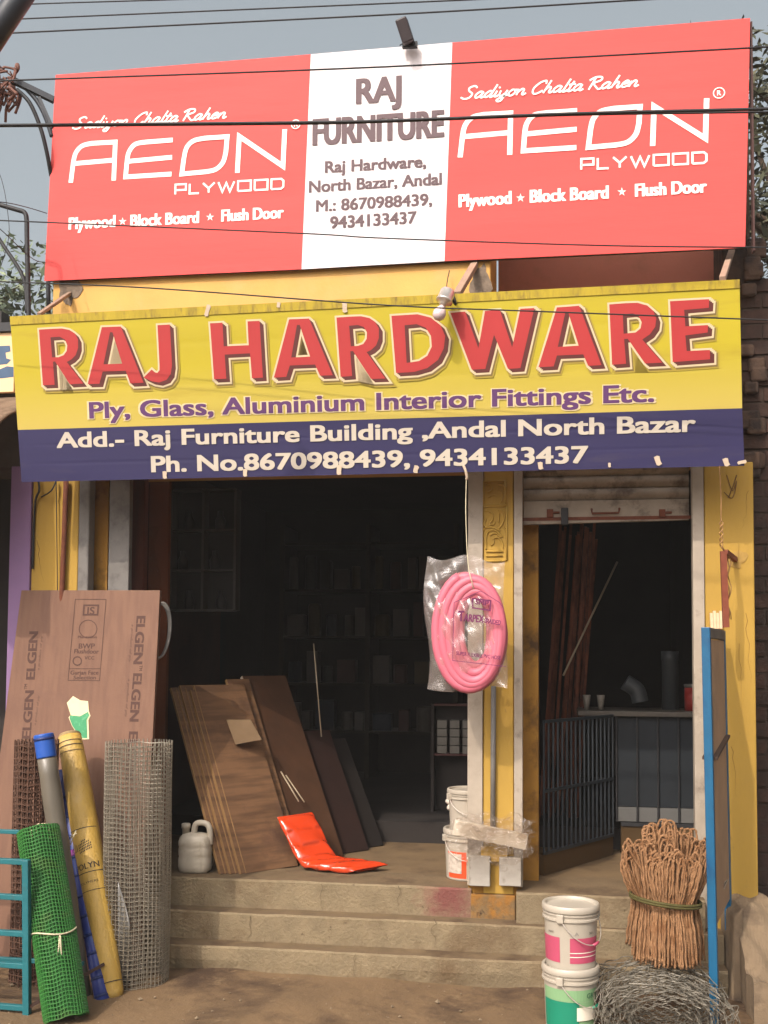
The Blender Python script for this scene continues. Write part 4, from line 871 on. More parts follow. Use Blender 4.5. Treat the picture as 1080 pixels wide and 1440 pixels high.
def film_mat(name, tint, al, rough=.12, bump=.9, bs=18, gl_=.06):
    if name in _M: return _M[name]
    m = bpy.data.materials.new(name); m.use_nodes = True; _M[name] = m; t = m.node_tree; N = t.nodes; L = t.links
    b = N['Principled BSDF']; b.inputs['Base Color'].default_value = (*tint, 1); b.inputs['Roughness'].default_value = rough; b.inputs['Specular IOR Level'].default_value = .8
    tc = N.new('ShaderNodeTexCoord'); n = N.new('ShaderNodeTexNoise'); n.inputs['Scale'].default_value = bs; n.inputs['Detail'].default_value = 5; n.inputs['Distortion'].default_value = 1.2; L.new(tc.outputs['Object'], n.inputs['Vector'])
    bp = N.new('ShaderNodeBump'); bp.inputs['Strength'].default_value = bump; bp.inputs['Distance'].default_value = .02; L.new(n.outputs[0], bp.inputs['Height']); L.new(bp.outputs[0], b.inputs['Normal'])
    tr = N.new('ShaderNodeBsdfTransparent'); tr.inputs[0].default_value = (.97, .95, .93, 1); mx = N.new('ShaderNodeMixShader'); mx.inputs[0].default_value = al
    gs = N.new('ShaderNodeBsdfGlossy'); gs.inputs['Roughness'].default_value = rough; L.new(bp.outputs[0], gs.inputs['Normal'])
    m2 = N.new('ShaderNodeMixShader'); m2.inputs[0].default_value = gl_; L.new(tr.outputs[0], m2.inputs[1]); L.new(gs.outputs[0], m2.inputs[2])
    L.new(m2.outputs[0], mx.inputs[1]); L.new(b.outputs[0], mx.inputs[2]); L.new(mx.outputs[0], N['Material Output'].inputs[0]); return m
bagm = film_mat('clear_bag_film', (.62, .55, .50), .12, .16, .6, 7, .05)
def bag_side(front):
    m = MB()
    def fn(u, v):
        L = 601 + 4 * math.sin(v * 7) - 2 * v; Rr = 711 + 3 * math.sin(v * 5 + 1); px = L + (Rr - L) * u
        py = (969 + 4 * math.sin(u * 6)) + ((782 + 6 * u + 5 * math.sin(u * 9)) - (969 + 4 * math.sin(u * 6))) * v
        b = (math.sin(math.pi * u) * math.sin(math.pi * min(1, v * 1.25))) ** .5 if 0 < u < 1 and 0 < v < .8 else 0
        wr = .006 * math.sin(u * 23 + v * 9) + .005 * math.sin(v * 31 - u * 13) + .004 * math.sin(u * 47 + v * 41)
        p = F(px, py, YH); e = min(1, min(u, 1 - u, v, 1 - v) * 8)
        return p + V((0, (-.060 * b - .008 * v if front else .050 * b) + wr * e - .004, 0))
    m.grid(fn, 48, 64); return m
bag = bag_side(True).build('bag', bagm, hs, smooth=True); bag_side(False).build('bag', bagm, hs, smooth=True)
inkp = mat('dark_purple_bag_print', lin(96, 20, 70), .5)
pbg = Plane(F(600, 800, YH - .078), F(700, 800, YH - .078), F(600, 900, YH - .078))
def z3(x, y): return (590 + x / 6.547, 770 + y / 6.547)
m_ = MB(); ribbon(m_, [pbg.hit(*z3(*p)) for p in ((318, 505), (500, 430), (560, 400), (600, 420), (735, 505), (775, 560))], .003, 0, pbg); ribbon(m_, [pbg.hit(*z3(*p)) for p in ((318, 505), (305, 1040), (795, 1095))], .003, .0003, pbg)
ribbon(m_, [pbg.hit(*z3(*p)) for p in ((488, 470), (655, 490), (648, 578), (490, 555))], .007, .0004, pbg, True); m_.build('printed_frame', inkp, bag)
line(bag, inkp, pbg, 'SMP', z3(512, 520), z3(632, 535), 6.5, .02, (-.05, 0, .05), lift=.0006)
line(bag, inkp, pbg, 'T', z3(358, 676), z3(408, 676), 14, .02, (-.03, .03), lift=.0002); line(bag, inkp, pbg, 'ARPEX', z3(408, 676), z3(588, 692), 10, .02, (-.03, .03), lift=.0002); line(bag, inkp, pbg, 'BRAIDED', z3(596, 690), z3(742, 716), 6.5, .02, (-.02, .02), lift=.0002)
line(bag, inkp, pbg, 'SUPER FLEXIBLE PVC HOSE', z3(338, 988), z3(745, 1032), 5, .02, (-.02, .02), lift=.0002)
for k in range(5): line(bag, mat('faint_bag_print', lin(120, 104, 92), .6), pbg, 'net qty and size', z3(440, 735 + 48 * k), z3(555, 745 + 48 * k), 3, 0, (0,), lift=.0002)
m_ = MB(); m_.tube(spline([py_.hit(656, 672, .004), F(655, 720, YH - .02), F(658, 790, YH - .05), F(664, 820, YH - .07), F(668, 836, YH - .02)]), .0022, 5); m_.build('string', mat('pale_string', (0, 0, 0)), hs, smooth=True)
# white plank wrapped in crinkled plastic on the pillar
wp = thing('wrapped_plank', 'slanting white plank wrapped in crinkled clear plastic across the centre pillar', 'plank', tuple(F(692, 1170, -.08)))
m_ = MB(); m_.beam(F(638, 1163, -.10), F(741, 1184, -.07), .075, .04, V((0, 1, 0))); m_.build('plank', mat('white_plank_paint', lin(206, 196, 178), .5, .06, 10, stain=lin(180, 160, 134), stain_scale=10), wp, bevel=.004)
crink = film_mat('crinkled_film', (.72, .66, .58), .05, .15, 1.0, 30, .10)
q = random.Random(21)
for (ya, yb_, xa, xb, seed) in ((1150, 1138, 646, 748, 1), (1196, 1150, 628, 744, 2), (1176, 1198, 644, 746, 3)):
    m = MB(); q = random.Random(seed); ph = [q.uniform(0, 6) for _ in range(8)]
    def fn(u, v):
        px = xa + (xb - xa) * u + 4 * math.sin(v * 9 + ph[0]) + 3 * math.sin(v * 23 + ph[1]); py = (1147 + (1150 - 1147) * u) + v * (50 if seed != 1 else 26) - (0 if seed != 3 else -14) + 5 * math.sin(u * 9 + ph[2]) + 3 * math.sin(u * 21 + ph[3])
        r = .012 * math.sin(u * 19 + v * 12 + ph[4]) + .010 * math.sin(v * 27 - u * 17 + ph[5]) + .008 * math.sin(u * 53 + v * 37 + ph[6]) + .005 * math.sin(u * 97 - v * 61 + ph[7])
        return F(px, py, -.135 - .012 * seed + .03 * u + r)
    m.grid(fn, 70, 36); m.build('plastic_wrap', crink, wp, smooth=False)
m_ = MB(); pbox(m_, 676, 1190, 714, 1213, -.03, -.014); m_.build('yellow_patch', yellow, shop, bevel=.006)

# ================================================================ RIGHT SIDE
# door leaf standing open
dt0, dt1 = F(999, 882, -.72), F(1022, 888, -.08)
dl = thing('door_leaf', 'tall open door leaf with a bright blue frame and plain board by the right pilaster', 'door', (dt0.x, dt0.y, 0))
u_ = V((dt1.x - dt0.x, dt1.y - dt0.y, 0)); W__ = u_.length; u_.normalize(); n_ = V((-u_.y, u_.x, 0));
if n_.x > 0: n_ = -n_
doorb = mat('bright_blue_paint', lin(16, 82, 116), .45, .12, 8, .08, 50, stain=lin(16, 60, 96), stain_scale=5); bpan = mat('dusty_ply_board', lin(158, 128, 100), .8, .14, 4, .2, 40, stain=lin(128, 108, 90), stain_scale=2.5)
HD = dt0.z; D0 = V((dt0.x, dt0.y, 0))
def lean(z): return V((-.012 * z, 0, z))
def dbox(mb, a, b, z0, z1, t): mb.prism([D0 + u_ * a + lean(z0) - n_ * t / 2, D0 + u_ * b + lean(z0) - n_ * t / 2, D0 + u_ * b + lean(z1) - n_ * t / 2, D0 + u_ * a + lean(z1) - n_ * t / 2], n_ * t)
m_ = MB(); dbox(m_, 0, .04, 0, HD, .036); m_.build('stile', doorb, dl, bevel=.003)
m_ = MB(); dbox(m_, W__ - .045, W__, .30, HD - .002, .03); m_.build('stile', doorb, dl, bevel=.003)
m_ = MB(); dbox(m_, .047, W__ - .047, .45, HD - .05, .022); m_.build('panel', bpan, dl)
gr2 = mat('grey_rail_board', lin(96, 88, 80), .8, .15, 10)
m_ = MB(); dbox(m_, .047, W__ - .047, HD - .046, HD, .032); m_.build('rail', gr2, dl, bevel=.003)
m_ = MB(); a = D0 + u_ * .05 + lean(1.16) + n_ * .014; b = D0 + u_ * (W__ - .06) + lean(1.22) + n_ * .014; m_.beam(a, b, .035, .012); a2 = a - n_ * .028; b2 = b - n_ * .028; m_.beam(a2, b2, .035, .012); m_.build('brace', mat('dark_brown_bar', lin(70, 54, 44), .8), dl)
m_ = MB(); m_.grid(lambda u, v: F(1014 - 6 * u + 10 * v, 1262 - 26 * v + 5 * u, -.35 + .02 * math.sin(u * 8 + v * 5)), 10, 10); one('torn_paper', m_, mat('torn_white_paper', lin(170, 158, 142), .8, .1, 20), 'torn pale paper caught beside the blue door frame', 'paper', solid=.002)
# rusty bracket with twisted cord on the right pilaster
bk_ = thing('rusty_bracket', 'rusty angle iron bracket with dangling cord on the right yellow pilaster', 'bracket', tuple(F(1022, 780, -.2)))
rr_ = mat('red_rust_iron', lin(120, 62, 42), .8, .15, 20, .2, 60)
m_ = MB(); m_.beam(F(1017, 775, -.28), F(1021, 882, -.24), .028, .028, V((0, 1, 0))); m_.build('upright', rr_, bk_)
m_ = MB(); m_.beam(F(1020, 776, -.28), F(1034, 787, .0), .022, .022); m_.build('arm', rr_, bk_)
m_ = MB()
for s in (0, 1): m_.tube(spline([py_.hit(1012, 655, -.004), F(1014, 700, -.30), F(1014, 728, -.29)] + [F(1014.5 + 2.5 * math.sin(k * 1.9 + s * 3.1), 732 + k * 4.5, -.285 + .008 * math.cos(k * 1.9 + s * 3)) for k in range(9)] + [F(1020, 777, -.27)]), .0028, 5)
m_.tube(spline([F(1022, 778, -.24)] + [F(1024 + 2 * math.sin(k * 1.7), 790 + k * 9, -.22 + .01 * math.cos(k * 2)) for k in range(11)]), .003, 5); m_.tube(spline([F(1023, 778, -.24)] + [F(1026 + 2.4 * math.sin(k * 1.4 + 2), 790 + k * 9, -.22 + .01 * math.cos(k * 2)) for k in range(10)]), .0025, 5)
m_.build('cord', mat('brown_cord', lin(150, 112, 70), .8, .2, 30), bk_, smooth=True)
m_ = MB(); blob(m_, F(1034, 786, 0), .045, .05, -.004, 8); m_.build('cement_patch', mat('pale_cement_patch', lin(160, 128, 66), .9, .15, 20, .3, 50), shop)
# wrapped pale bundle standing behind the door top
m_ = MB()
for k in range(4): m_.beam(F(1001 + k * 4.2, 884, -.02), F(1000 + k * 4.4, 862 - (k % 2) * 3, -.02), .013, .02, V((0, 1, 0)))
one('stick_bundle', m_, mat('pale_sticks', lin(214, 184, 148), .7, .12, 20), 'short pale sticks wedged behind the top of the blue door leaf', 'sticks')
for seed, (xa, ya, xb, yb) in enumerate(((1049, 862, 1056, 960), (1040, 905, 1043, 1010), (1052, 690, 1046, 742), (1030, 1050, 1036, 1120), (52, 760, 62, 818))):
    q = random.Random(seed + 40); P = [F(xa + (xb - xa) * k / 9 + q.uniform(-2, 2), ya + (yb - ya) * k / 9, -.0003) for k in range(10)]
    m_ = MB(); m_.tube(P, [.0014 * (1 - k / 11) for k in range(10)], 4); m_.build('crack', mat('brown_wall_crack', lin(110, 78, 34), .95), shop)
# cracks and stains on the right pilaster: cable stubs
m_ = MB(); m_.tube(spline([F(1022, 668, -.004), F(1030, 690, -.004), F(1036, 676, -.004), F(1030, 700, -.004), F(1018, 692, -.004)]), .002, 4); m_.tube(spline([F(1036, 668, -.004), F(1030, 686, -.004), F(1024, 700, -.004)]), .0025, 4); m_.build('loose_cable', mat('brown_cable', lin(110, 80, 45), .8), shop)

# low broken wall at the right end of the steps, with a cloth over it
lw = thing('broken_parapet', 'broken grey cement end wall beside the steps at the lower right corner', 'wall', (1.0, -.4, 0))
cem2 = mat('grey_render', lin(124, 106, 84), .95, .15, 6, .5, 30, stain=lin(90, 76, 62), stain_scale=5, stain_lo=.5, stain_hi=.65)
m_ = MB(); n = 14
def lwp(u, v):
    x = .845 + .17 * u; y = -.62 + .70 * v; h = .20 + .24 * min(1, max(0, (v - .25) / .5)) + .012 * math.sin(u * 9 + v * 14); return V((x + .006 * math.sin(v * 21), y, h))
vs = [lwp(i / n, j / n) for j in range(n + 1) for i in range(n + 1)]; m_.grid(lwp, n, n)
edge = [(i, 0) for i in range(n + 1)] + [(n, j) for j in range(1, n + 1)] + [(i, n) for i in range(n - 1, -1, -1)] + [(0, j) for j in range(n - 1, 0, -1)]
for k in range(len(edge)):
    a = lwp(edge[k][0] / n, edge[k][1] / n); b = lwp(edge[(k + 1) % len(edge)][0] / n, edge[(k + 1) % len(edge)][1] / n); m_.add([a, b, V((b.x, b.y, 0)), V((a.x, a.y, 0))], [(0, 1, 2, 3)])
m_.build('wall', cem2, lw)
m_ = MB(); m_.hexa([(.80, -.30, 0), (.86, -.30, 0), (.86, .0, 0), (.80, .0, 0), (.82, -.28, .40), (.86, -.28, .44), (.86, .0, .44), (.80, .0, .40)]); m_.build('broken_plaster', cem2, lw, bevel=.012)
def drape(u, v):
    x = .93 + .42 * u; y = -.78 + .10 * math.sin(u * 22) * (1 - v) * .35 - .05 * u; z = .52 * v + .03 * math.sin(u * 9) * v
    return V((x, y + .16 * v ** 2 + .02 * math.sin(u * 40 + v * 4), z))
m_ = MB(); m_.grid(drape, 60, 24); one('grey_cloth', m_, mat('dusty_grey_cloth', lin(108, 98, 88), .9, .12, 6, .3, 40, stain=lin(84, 78, 72), stain_scale=4, stretch=(3, 1, .5)), 'dusty grey cloth hanging in folds at the lower right corner', 'cloth', smooth=True, solid=.006)

# roll of chain wire lying on the ground
cw = G(930, 1432); hx = thing('chicken_wire_roll', 'tangled roll of grey netting wire lying at the lower right under the rope bundle', 'wire roll', (.42, -.86, 0))
c0 = V((.44, -.60, 0)); netw = mat('grey_netting_wire', lin(112, 106, 94), .5, .18, 10, 0, 10, .3)
q = random.Random(31)
for li, f in enumerate((1.0, .86, .70, .52)):
    m = MB()
    for k in range(15):
        y = -.56 + .042 * k + q.uniform(-.008, .008); ns = 70; ph = (k % 2) * math.pi; j1, j2 = q.uniform(0, 6), q.uniform(0, 6); tw = q.uniform(-.05, .05)
        pts = []
        for i in range(ns):
            a = 2 * math.pi * i / ns
            r = f * (1 + .05 * math.sin(3 * a + j1) + .03 * math.sin(7 * a + j2)); z = .145 + .142 * r * math.sin(a); x = .265 * r * math.cos(a)
            pts.append(c0 + V((x + tw * math.sin(a), y * .8 + .02 * math.sin(17 * a + ph) + .03 * math.sin(a + j2), max(.006, z) - 0.0)))
        m.tube(pts, .0021, 4, True)
    m.build('wire_layer', netw, hx)
for k in range(36):                            # loose ends standing off the roll
    a = q.uniform(.15, 2.9); y = q.uniform(-.56, .0); p = c0 + V((.265 * math.cos(a), y, .145 + .145 * math.sin(a))); m = MB()
    m.tube(spline([p, p + V((q.uniform(-.05, .05), q.uniform(-.04, .02), q.uniform(0, .03))), p + V((q.uniform(-.09, .09), q.uniform(-.06, .03), q.uniform(-.03, .03)))], 5), .0019, 4); m.build('loose_wire', netw, hx)

# bundle of coir rope hanks
RB = V((.475, -.66, .288)); rp = thing('rope_bundle', 'tall bundle of brown coir rope hanks tied with a green cord on the wire roll', 'rope', tuple(RB))
coir = mat('brown_coir_rope', lin(146, 108, 74), .95, .22, 40, .9, 130, stain=lin(122, 82, 48), stain_scale=12, stain_lo=.5, stain_hi=.66)
q = random.Random(17)
hanks = [(-.13, .02, .44, -.03), (-.085, -.05, .50, -.015), (-.03, -.085, .46, .0), (.03, -.10, .47, .012), (.085, -.075, .46, .03), (.13, -.02, .50, .05), (-.05, .03, .56, -.02), (.02, .02, .58, .0), (.08, .04, .54, .03), (-.105, -.02, .48, -.03), (.0, -.04, .52, .0), (.135, .05, .50, .04)]
zt_ = .25                                      # height of the tie
for hi, (hx_, hy_, hh_, fan) in enumerate(hanks):
    m = MB()
    for k in range(15):
        ox, oy = q.uniform(-.030, .030), q.uniform(-.022, .022); top = hh_ + q.uniform(-.04, .025); w_ = q.uniform(.010, .022); bot = q.uniform(0, .03) + (.05 if hi == 0 else 0)
        cx_, cy_ = hx_ * .86 + ox, hy_ + oy; g_ = .93
        ax_ = fan * 1.0 + q.uniform(-.012, .012)
        B1 = RB + V(((cx_) * 1.02 + ox * .3 - w_ * .6, cy_ * 1.1, bot)); T1 = RB + V((cx_ * g_ - w_ * .4, cy_ * g_, zt_)); U1 = RB + V((cx_ + ax_ - w_, cy_ * 1.05, top - .03)); U2 = RB + V((cx_ + ax_, cy_ * 1.05, top)); U3 = RB + V((cx_ + ax_ + w_, cy_ * 1.05, top - .03)); T2 = RB + V((cx_ * g_ + w_ * .4, cy_ * g_, zt_)); B2 = RB + V((cx_ * 1.02 + ox * .3 + w_ * .6, cy_ * 1.1, bot))
        P = spline([B1, (B1 + T1) / 2 + V((-.003, -.006, 0)), T1, (T1 + U1) / 2 + V((-.004, -.008, 0)), U1, U2, U3, (T2 + U3) / 2 + V((.004, -.008, 0)), T2, (B2 + T2) / 2 + V((.003, -.006, 0)), B2], 6)
        P = [p + V((.0016 * math.sin(i * 1.7 + k), .0016 * math.cos(i * 1.9 + hi), 0)) for i, p in enumerate(P)]
        m.tube(P, [.0047 + .0010 * math.sin(i * 2.1) for i in range(len(P))], 6)
    m.build('hank', coir, rp, smooth=True)
m = MB(); a_ = RB + V((-.075, -.10, .40)); m.tube(spline([RB + V((-.10, -.06, .36)), RB + V((-.12, -.09, .46)), RB + V((-.155, -.10, .53)), RB + V((-.165, -.10, .515)), RB + V((-.135, -.09, .45)), RB + V((-.09, -.07, .38))], 8), .005, 6); m.build('loose_loop', coir, rp, smooth=True)
m = MB()
for s in (0, 1): m.tube([RB + V((.148 * math.cos(k * .2094), -.012 + .125 * math.sin(k * .2094), zt_ + .012 - .030 * math.cos(k * .2094) * .5 + .010 * s)) for k in range(30)], .0062, 6, True)
m.build('green_tie', mat('dark_green_cord', lin(72, 66, 28), .8, .2, 40), rp, smooth=True)

# ================================================================ INSIDE THE RIGHT ROOM
wood_m = mat('red_brown_moulding', lin(118, 64, 42), .6, .2, 10, wood=((30, 30, 2), lin(84, 42, 28)))
q = random.Random(9)
for k in range(17):
    p = G(757 + k * 3.4 + q.uniform(-2, 2), 1176 - (k % 4) * 4, FL + .004); t_ = F(790 + k * 3.2 + q.uniform(-5, 5), 738 + q.uniform(-10, 24), 1.02 + .02 * (k % 4))
    m_ = MB(); m_.beam(p, t_, .016, .012, V((0, 1, 0)))
    one('wood_moulding', m_, wood_m, 'long red brown wood moulding leaning in the right room by the yellow jamb', 'moulding', 'wood mouldings leaning in the right room')
m_ = MB(); m_.tube([F(792, 950, .9), F(868, 790, 1.1)], .006, 6); one('thin_rod', m_, mat('pale_rod', (0, 0, 0)), 'thin pale rod slanting across the dark right room', 'rod', 'thin rods in the shop', smooth=True)
ct = thing('shop_counter', 'dark counter with a pale top edge and barred front in the right room', 'counter', (.5, 1.2, FL))
zc = FZ(1000, 1.1, 870); xc0, xc1 = FX(812, 1.1), .99
MB().box(xc0, xc1, 1.08, 1.6, zc - .03, zc).build('top', mat('grey_counter_top', lin(84, 78, 70), .6, .1, 8), ct, bevel=.004)
dkb = mat('dark_blue_board', lin(22, 29, 35), .7, .2, 4)
MB().box(FX(866, 1.1), xc1, 1.12, 1.14, FZ(1135, 1.1, 900), zc - .031).build('front_board', dkb, ct)
MB().box(FX(866, 1.1), xc1, 1.115, 1.145, FZ(1156, 1.1, 900), FZ(1136, 1.1, 900)).build('white_band', mat('dull_white_band', lin(96, 95, 92), .7, .1, 6), ct)
MB().box(FX(872, 1.1), xc1, 1.10, 1.18, FL + .001, FZ(1160, 1.1, 900)).build('plinth', mat('ochre_plinth', lin(74, 54, 26), .85, .15, 4), ct)
MB().box(FX(872, 1.1), xc1, 1.09, 1.12, FZ(1162, 1.1, 900), FZ(1157, 1.1, 900)).build('dark_rail', black, ct)
for k in range(5):
    m_ = MB(); x = FX(866 + 29 * k, 1.1); m_.tube([V((x, 1.10, FZ(1156, 1.1, 900))), V((x, 1.10, zc - .032))], .006, 6); m_.build('bar', black, ct)
gl = thing('barred_partition', 'low barred blue grey partition along the left of the right room', 'partition', (-.1, .8, FL))
bar_m = mat('blue_grey_bar', lin(40, 47, 53), .5, .15, 10)
pA, pB = F(765, 1195, .38), F(862, 1150, 1.06); zt1 = FZ(1008, .9, 820)
for k in range(17):
    t = k / 16; p = pA.lerp(pB, t); m_ = MB(); m_.tube([V((p.x, p.y, FL + .12)), V((p.x, p.y, zt1))], .006, 6); m_.build('bar', bar_m, gl)
for z in (FL + .12, FL + .45, zt1):
    m_ = MB(); m_.beam(V((pA.x, pA.y, z)), V((pB.x, pB.y, z)), .016, .016); m_.build('rail', bar_m, gl)
m_ = MB(); m_.prism([V((pA.x, pA.y, FL + .002)), V((pB.x, pB.y, FL + .002)), V((pB.x, pB.y, FL + .11)), V((pA.x, pA.y, FL + .11))], V((-.04, .02, 0))); m_.build('kerb', mat('ochre_plinth', (0, 0, 0)), gl)
for x, lb in ((825, 'small white cup on the counter, left one of two'), (845, 'small white cup on the counter, right one of two')):
    m_ = MB(); p = F(x, 992, 1.2); m_.lathe([(.014, 0), (.02, .05), (.024, .09), (.022, .09), (.018, .05), (.010, .01)], (p.x, 1.2, zc + .001), n=16); one('white_cup', m_, mat('dim_cup', lin(120, 114, 104), .5), lb, 'cup', 'cups on the counter', smooth=True)
greyp = mat('grey_pvc', lin(56, 60, 62), .5, .1, 8)
m_ = MB(); p = V((FX(895, 1.25), 1.25, zc)); m_.tube(spline([p + V((.02, 0, .05)), p + V((.0, 0, .12)), p + V((-.07, 0, .17))]), .05, 14); m_.v = [V((v.x, v.y, max(v.z, zc + .001))) for v in m_.v]; one('pipe_elbow', m_, greyp, 'grey plastic pipe elbow on the counter in the right room', 'pipe', smooth=True)
m_ = MB(); p = V((FX(942, 1.35), 1.35, zc + .001)); m_.lathe([(.05, 0), (.05, .30), (.054, .305), (.054, .36), (.046, .36)], p, n=20); one('pipe_socket', m_, greyp, 'upright grey plastic pipe on the counter beside the red tin', 'pipe', smooth=True)
tn = thing('red_tin', 'red paint tin at the right end of the counter', 'tin', (FX(975, 1.25), 1.25, zc + .001))
m_ = MB(); m_.lathe([(.055, 0), (.055, .14)], tn.location, n=24); m_.build('body', mat('red_tin_paint', lin(140, 40, 34), .5), tn, smooth=True)
m_ = MB(); m_.lathe([(.056, .1405), (.058, .15), (.058, .16), (.05, .16)], tn.location, n=24); m_.build('lid', steel, tn, smooth=True)

# ================================================================ INSIDE THE MAIN ROOM
dc = thing('display_case', 'dim grey display case with six compartments on the left inside the shop', 'display case', (-2.1, 1.2, 2.0))
fr_m = mat('grey_case_frame', lin(62, 59, 56), .6, .1, 6); inn = mat('grey_case_back', lin(38, 36, 34), .7, .2, 3)
YD = 1.0; X0, X1 = FX(240, YD, 780), FX(330, YD, 780); Z0, Z1 = FZ(858, YD, 285), FZ(688, YD, 285)
MB().box(X0, X1, YD + .10, YD + .12, Z0, Z1).build('back', inn, dc)
for x in (X0, (X0 + X1) / 2, X1): MB().box(x - .008, x + .008, YD, YD + .10, Z0, Z1).build('upright', fr_m, dc)
for t in (0, .33, .66, 1.0):
    z = Z0 + (Z1 - Z0) * t; MB().box(X0 + .009, (X0 + X1) / 2 - .009, YD + .002, YD + .098, z - .006, z + .006).build('shelf', fr_m, dc); MB().box((X0 + X1) / 2 + .009, X1 - .009, YD + .002, YD + .098, z - .006, z + .006).build('shelf', fr_m, dc)
q = random.Random(2)
for k in range(6):
    x = X0 + .06 + (k % 2) * (X1 - X0) / 2 + q.uniform(0, .05); z = Z0 + (Z1 - Z0) * (k // 2) * .33 + .007; m_ = MB(); m_.lathe([(.03, 0), (.034, .06), (.018, .09), (.018, .12)], (x, YD + .055, z), n=14)
    one('dark_fitting', m_, black, 'dark metal fitting in the %s %s compartment of the dim display case' % (('bottom', 'middle', 'top')[k // 2], ('left', 'right')[k % 2]), 'fitting', 'fittings in the display case', smooth=True)
m_ = MB(); m_.box(FX(176, .34), FX(200, .34), .34, .40, FL + .002, 2.86); one('timber_post', m_, mat('red_brown_timber', lin(96, 48, 32), .7, .2, 6, wood=((20, 20, 1), lin(70, 34, 24))), 'red brown timber post inside the left edge of the main opening', 'post', bevel=.004)
m_ = MB(); q = random.Random(3)
def pbag(u, v):
    px = 205 + 17 * u + 4 * math.sin(v * 7); py = 835 - 95 * v; return F(px, py, .45 + .02 * math.sin(u * 13 + v * 19) + .015 * math.sin(u * 29 - v * 31))
m_.grid(pbag, 20, 40); one('clear_plastic_bag', m_, crink, 'hanging strip of crinkled clear plastic beside the timber post', 'plastic bag', smooth=False)
m_ = MB(); c = F(223, 888, .06)
for k in range(3): m_.tube([c + V((.05 * math.cos(a * .1963) + .006 * k, .03 * math.sin(a * .1963 + .6), .15 * math.sin(a * .1963) + .004 * k)) for a in range(32)], .006, 6, True)
one('pipe_coil', m_, steel, 'thin grey pipe coil half hidden behind the stamped board', 'coil', smooth=True)
jr = thing('jar_rack', 'dim rack of stacked white boxes in the dark behind the pillar buckets', 'rack', (-.7, 1.6, 1.0))
YJ = 1.7; X0, X1 = FX(609, YJ), FX(672, YJ); Z0, Z1 = FZ(1060, YJ, 640), FZ(990, YJ, 640)
MB().box(X0, X1, YJ + .10, YJ + .12, FL + .131, Z1).build('back', dark_in, jr)
for x in (X0, X1): MB().box(x - .01, x + .01, YJ - .02, YJ + .10, FL + .131, Z1).build('upright', dark_in, jr)
for z in (Z0, Z1): MB().box(X0 + .011, X1 - .011, YJ - .02, YJ + .098, z - .012, z).build('shelf', mat('dark_red_shelf', lin(70, 34, 30), .7), jr)
for c_ in range(3):
    for r_ in range(4):
        m_ = MB(); x = X0 + .03 + c_ * .085; z = Z0 + .001 + r_ * .056; m_.box(x, x + .065, YJ, YJ + .08, z, z + .052)
        one('small_box', m_, mat('dim_white_box', lin(104, 100, 92), .7, .15, 8), 'small dim white box, %s row of the %s stack on the dark rack' % (('bottom', 'second', 'third', 'top')[r_], ('left', 'middle', 'right')[c_]), 'box', 'small boxes on the dark rack', bevel=.003)

# ================================================================ OVERHEAD
def wire(pts, Y, r, lb):
    P = [F(x, y, Y + dy) for x, y, dy in pts]; m = MB(); m.tube(spline(P, 10), r, 6)
    one('overhead_wire', m, wire_m, lb, 'wire', 'overhead wires', smooth=True)
wire([(-60, 12, 0), (37, 6, 0), (210, 0.5, 0), (420, -6, 0), (800, -18, 0)], -1.2, .0028, 'topmost thin wire crossing the sky at the upper left corner')
wire([(-60, 31, 0), (20, 27, 0), (540, 5, 0), (800, -7, 0), (1140, -24, 0)], -1.3, .003, 'second wire from the top above the red signboard')
wire([(-60, 50, 0), (5, 47, 0), (540, 21, 0), (880, 1, 0), (1140, -14, 0)], -1.3, .0034, 'third wire from the top just above the red signboard')
wire([(-60, 115, 0), (75, 111, 0), (540, 94, 0), (1080, 66, 0), (1140, 63, 0)], -1.5, .0034, 'wire crossing the top of the red signboard')
wire([(-60, 176.5, 0), (0, 176, 0), (400, 172.5, 0), (540, 170, 0), (800, 160, 0), (1080, 153, 0), (1140, 151, 0)], -1.6, .0055, 'thick black cable crossing the middle of the red signboard, upper strand')
wire([(-60, 178, 0), (0, 177.8, 0), (400, 174.5, 0), (540, 171.5, 0), (800, 162, 0), (1080, 157.5, 0), (1140, 156.5, 0)], -1.58, .0035, 'thinner strand running just under the thick cable across the red signboard')
wire([(-60, 309, 0), (0, 310, 0), (420, 328, 0), (540, 335, 0), (840, 345, 0), (1080, 348, 0), (1140, 349, 0)], -1.0, .0030, 'wire crossing the lower part of the red signboard')
wire([(-60, 393, 0), (0, 396, 0), (210, 405, 0), (540, 429, 0), (760, 438, 0), (1080, 450, 0), (1140, 453, 0)], -.75, .0032, 'wire crossing the top of the yellow signboard')
wire([(-60, 282, 0), (0, 284, .0), (36, 291, .3), (66, 300, .5)], -.7, .0022, 'short thin wire running to the left edge of the red signboard, upper one')
wire([(-30, 300, 0), (0, 322, .0), (36, 356, .3), (52, 367, .5), (63, 368.5, .55)], -.7, .0022, 'short thin wire running to the left edge of the red signboard, lower one')
wire([(-20, 200, 0), (2, 252, 0), (11, 300, 0), (12, 335, 0), (0, 378, 0), (-10, 400, 0)], -.6, .0016, 'hair thin loop of wire hanging at the left edge')
pole_m = mat('dark_painted_pole', lin(46, 50, 56), .5, .1, 8)
m_ = MB(); m_.tube([F(-46, 108, -1.9), F(8, 26, -1.9), F(60, -52, -1.9)], .045, 16); one('leaning_pole', m_, pole_m, 'thick dark pole slanting across the upper left corner', 'pole', smooth=True)
ia = thing('iron_arm', 'dark iron arm with bent braces reaching the left end of the red signboard', 'bracket', tuple(F(20, 120, -.2)))
m_ = MB(); m_.beam(F(16, 112, -.1), F(76, 141, -.02), .034, .03); m_.build('arm', pole_m, ia)
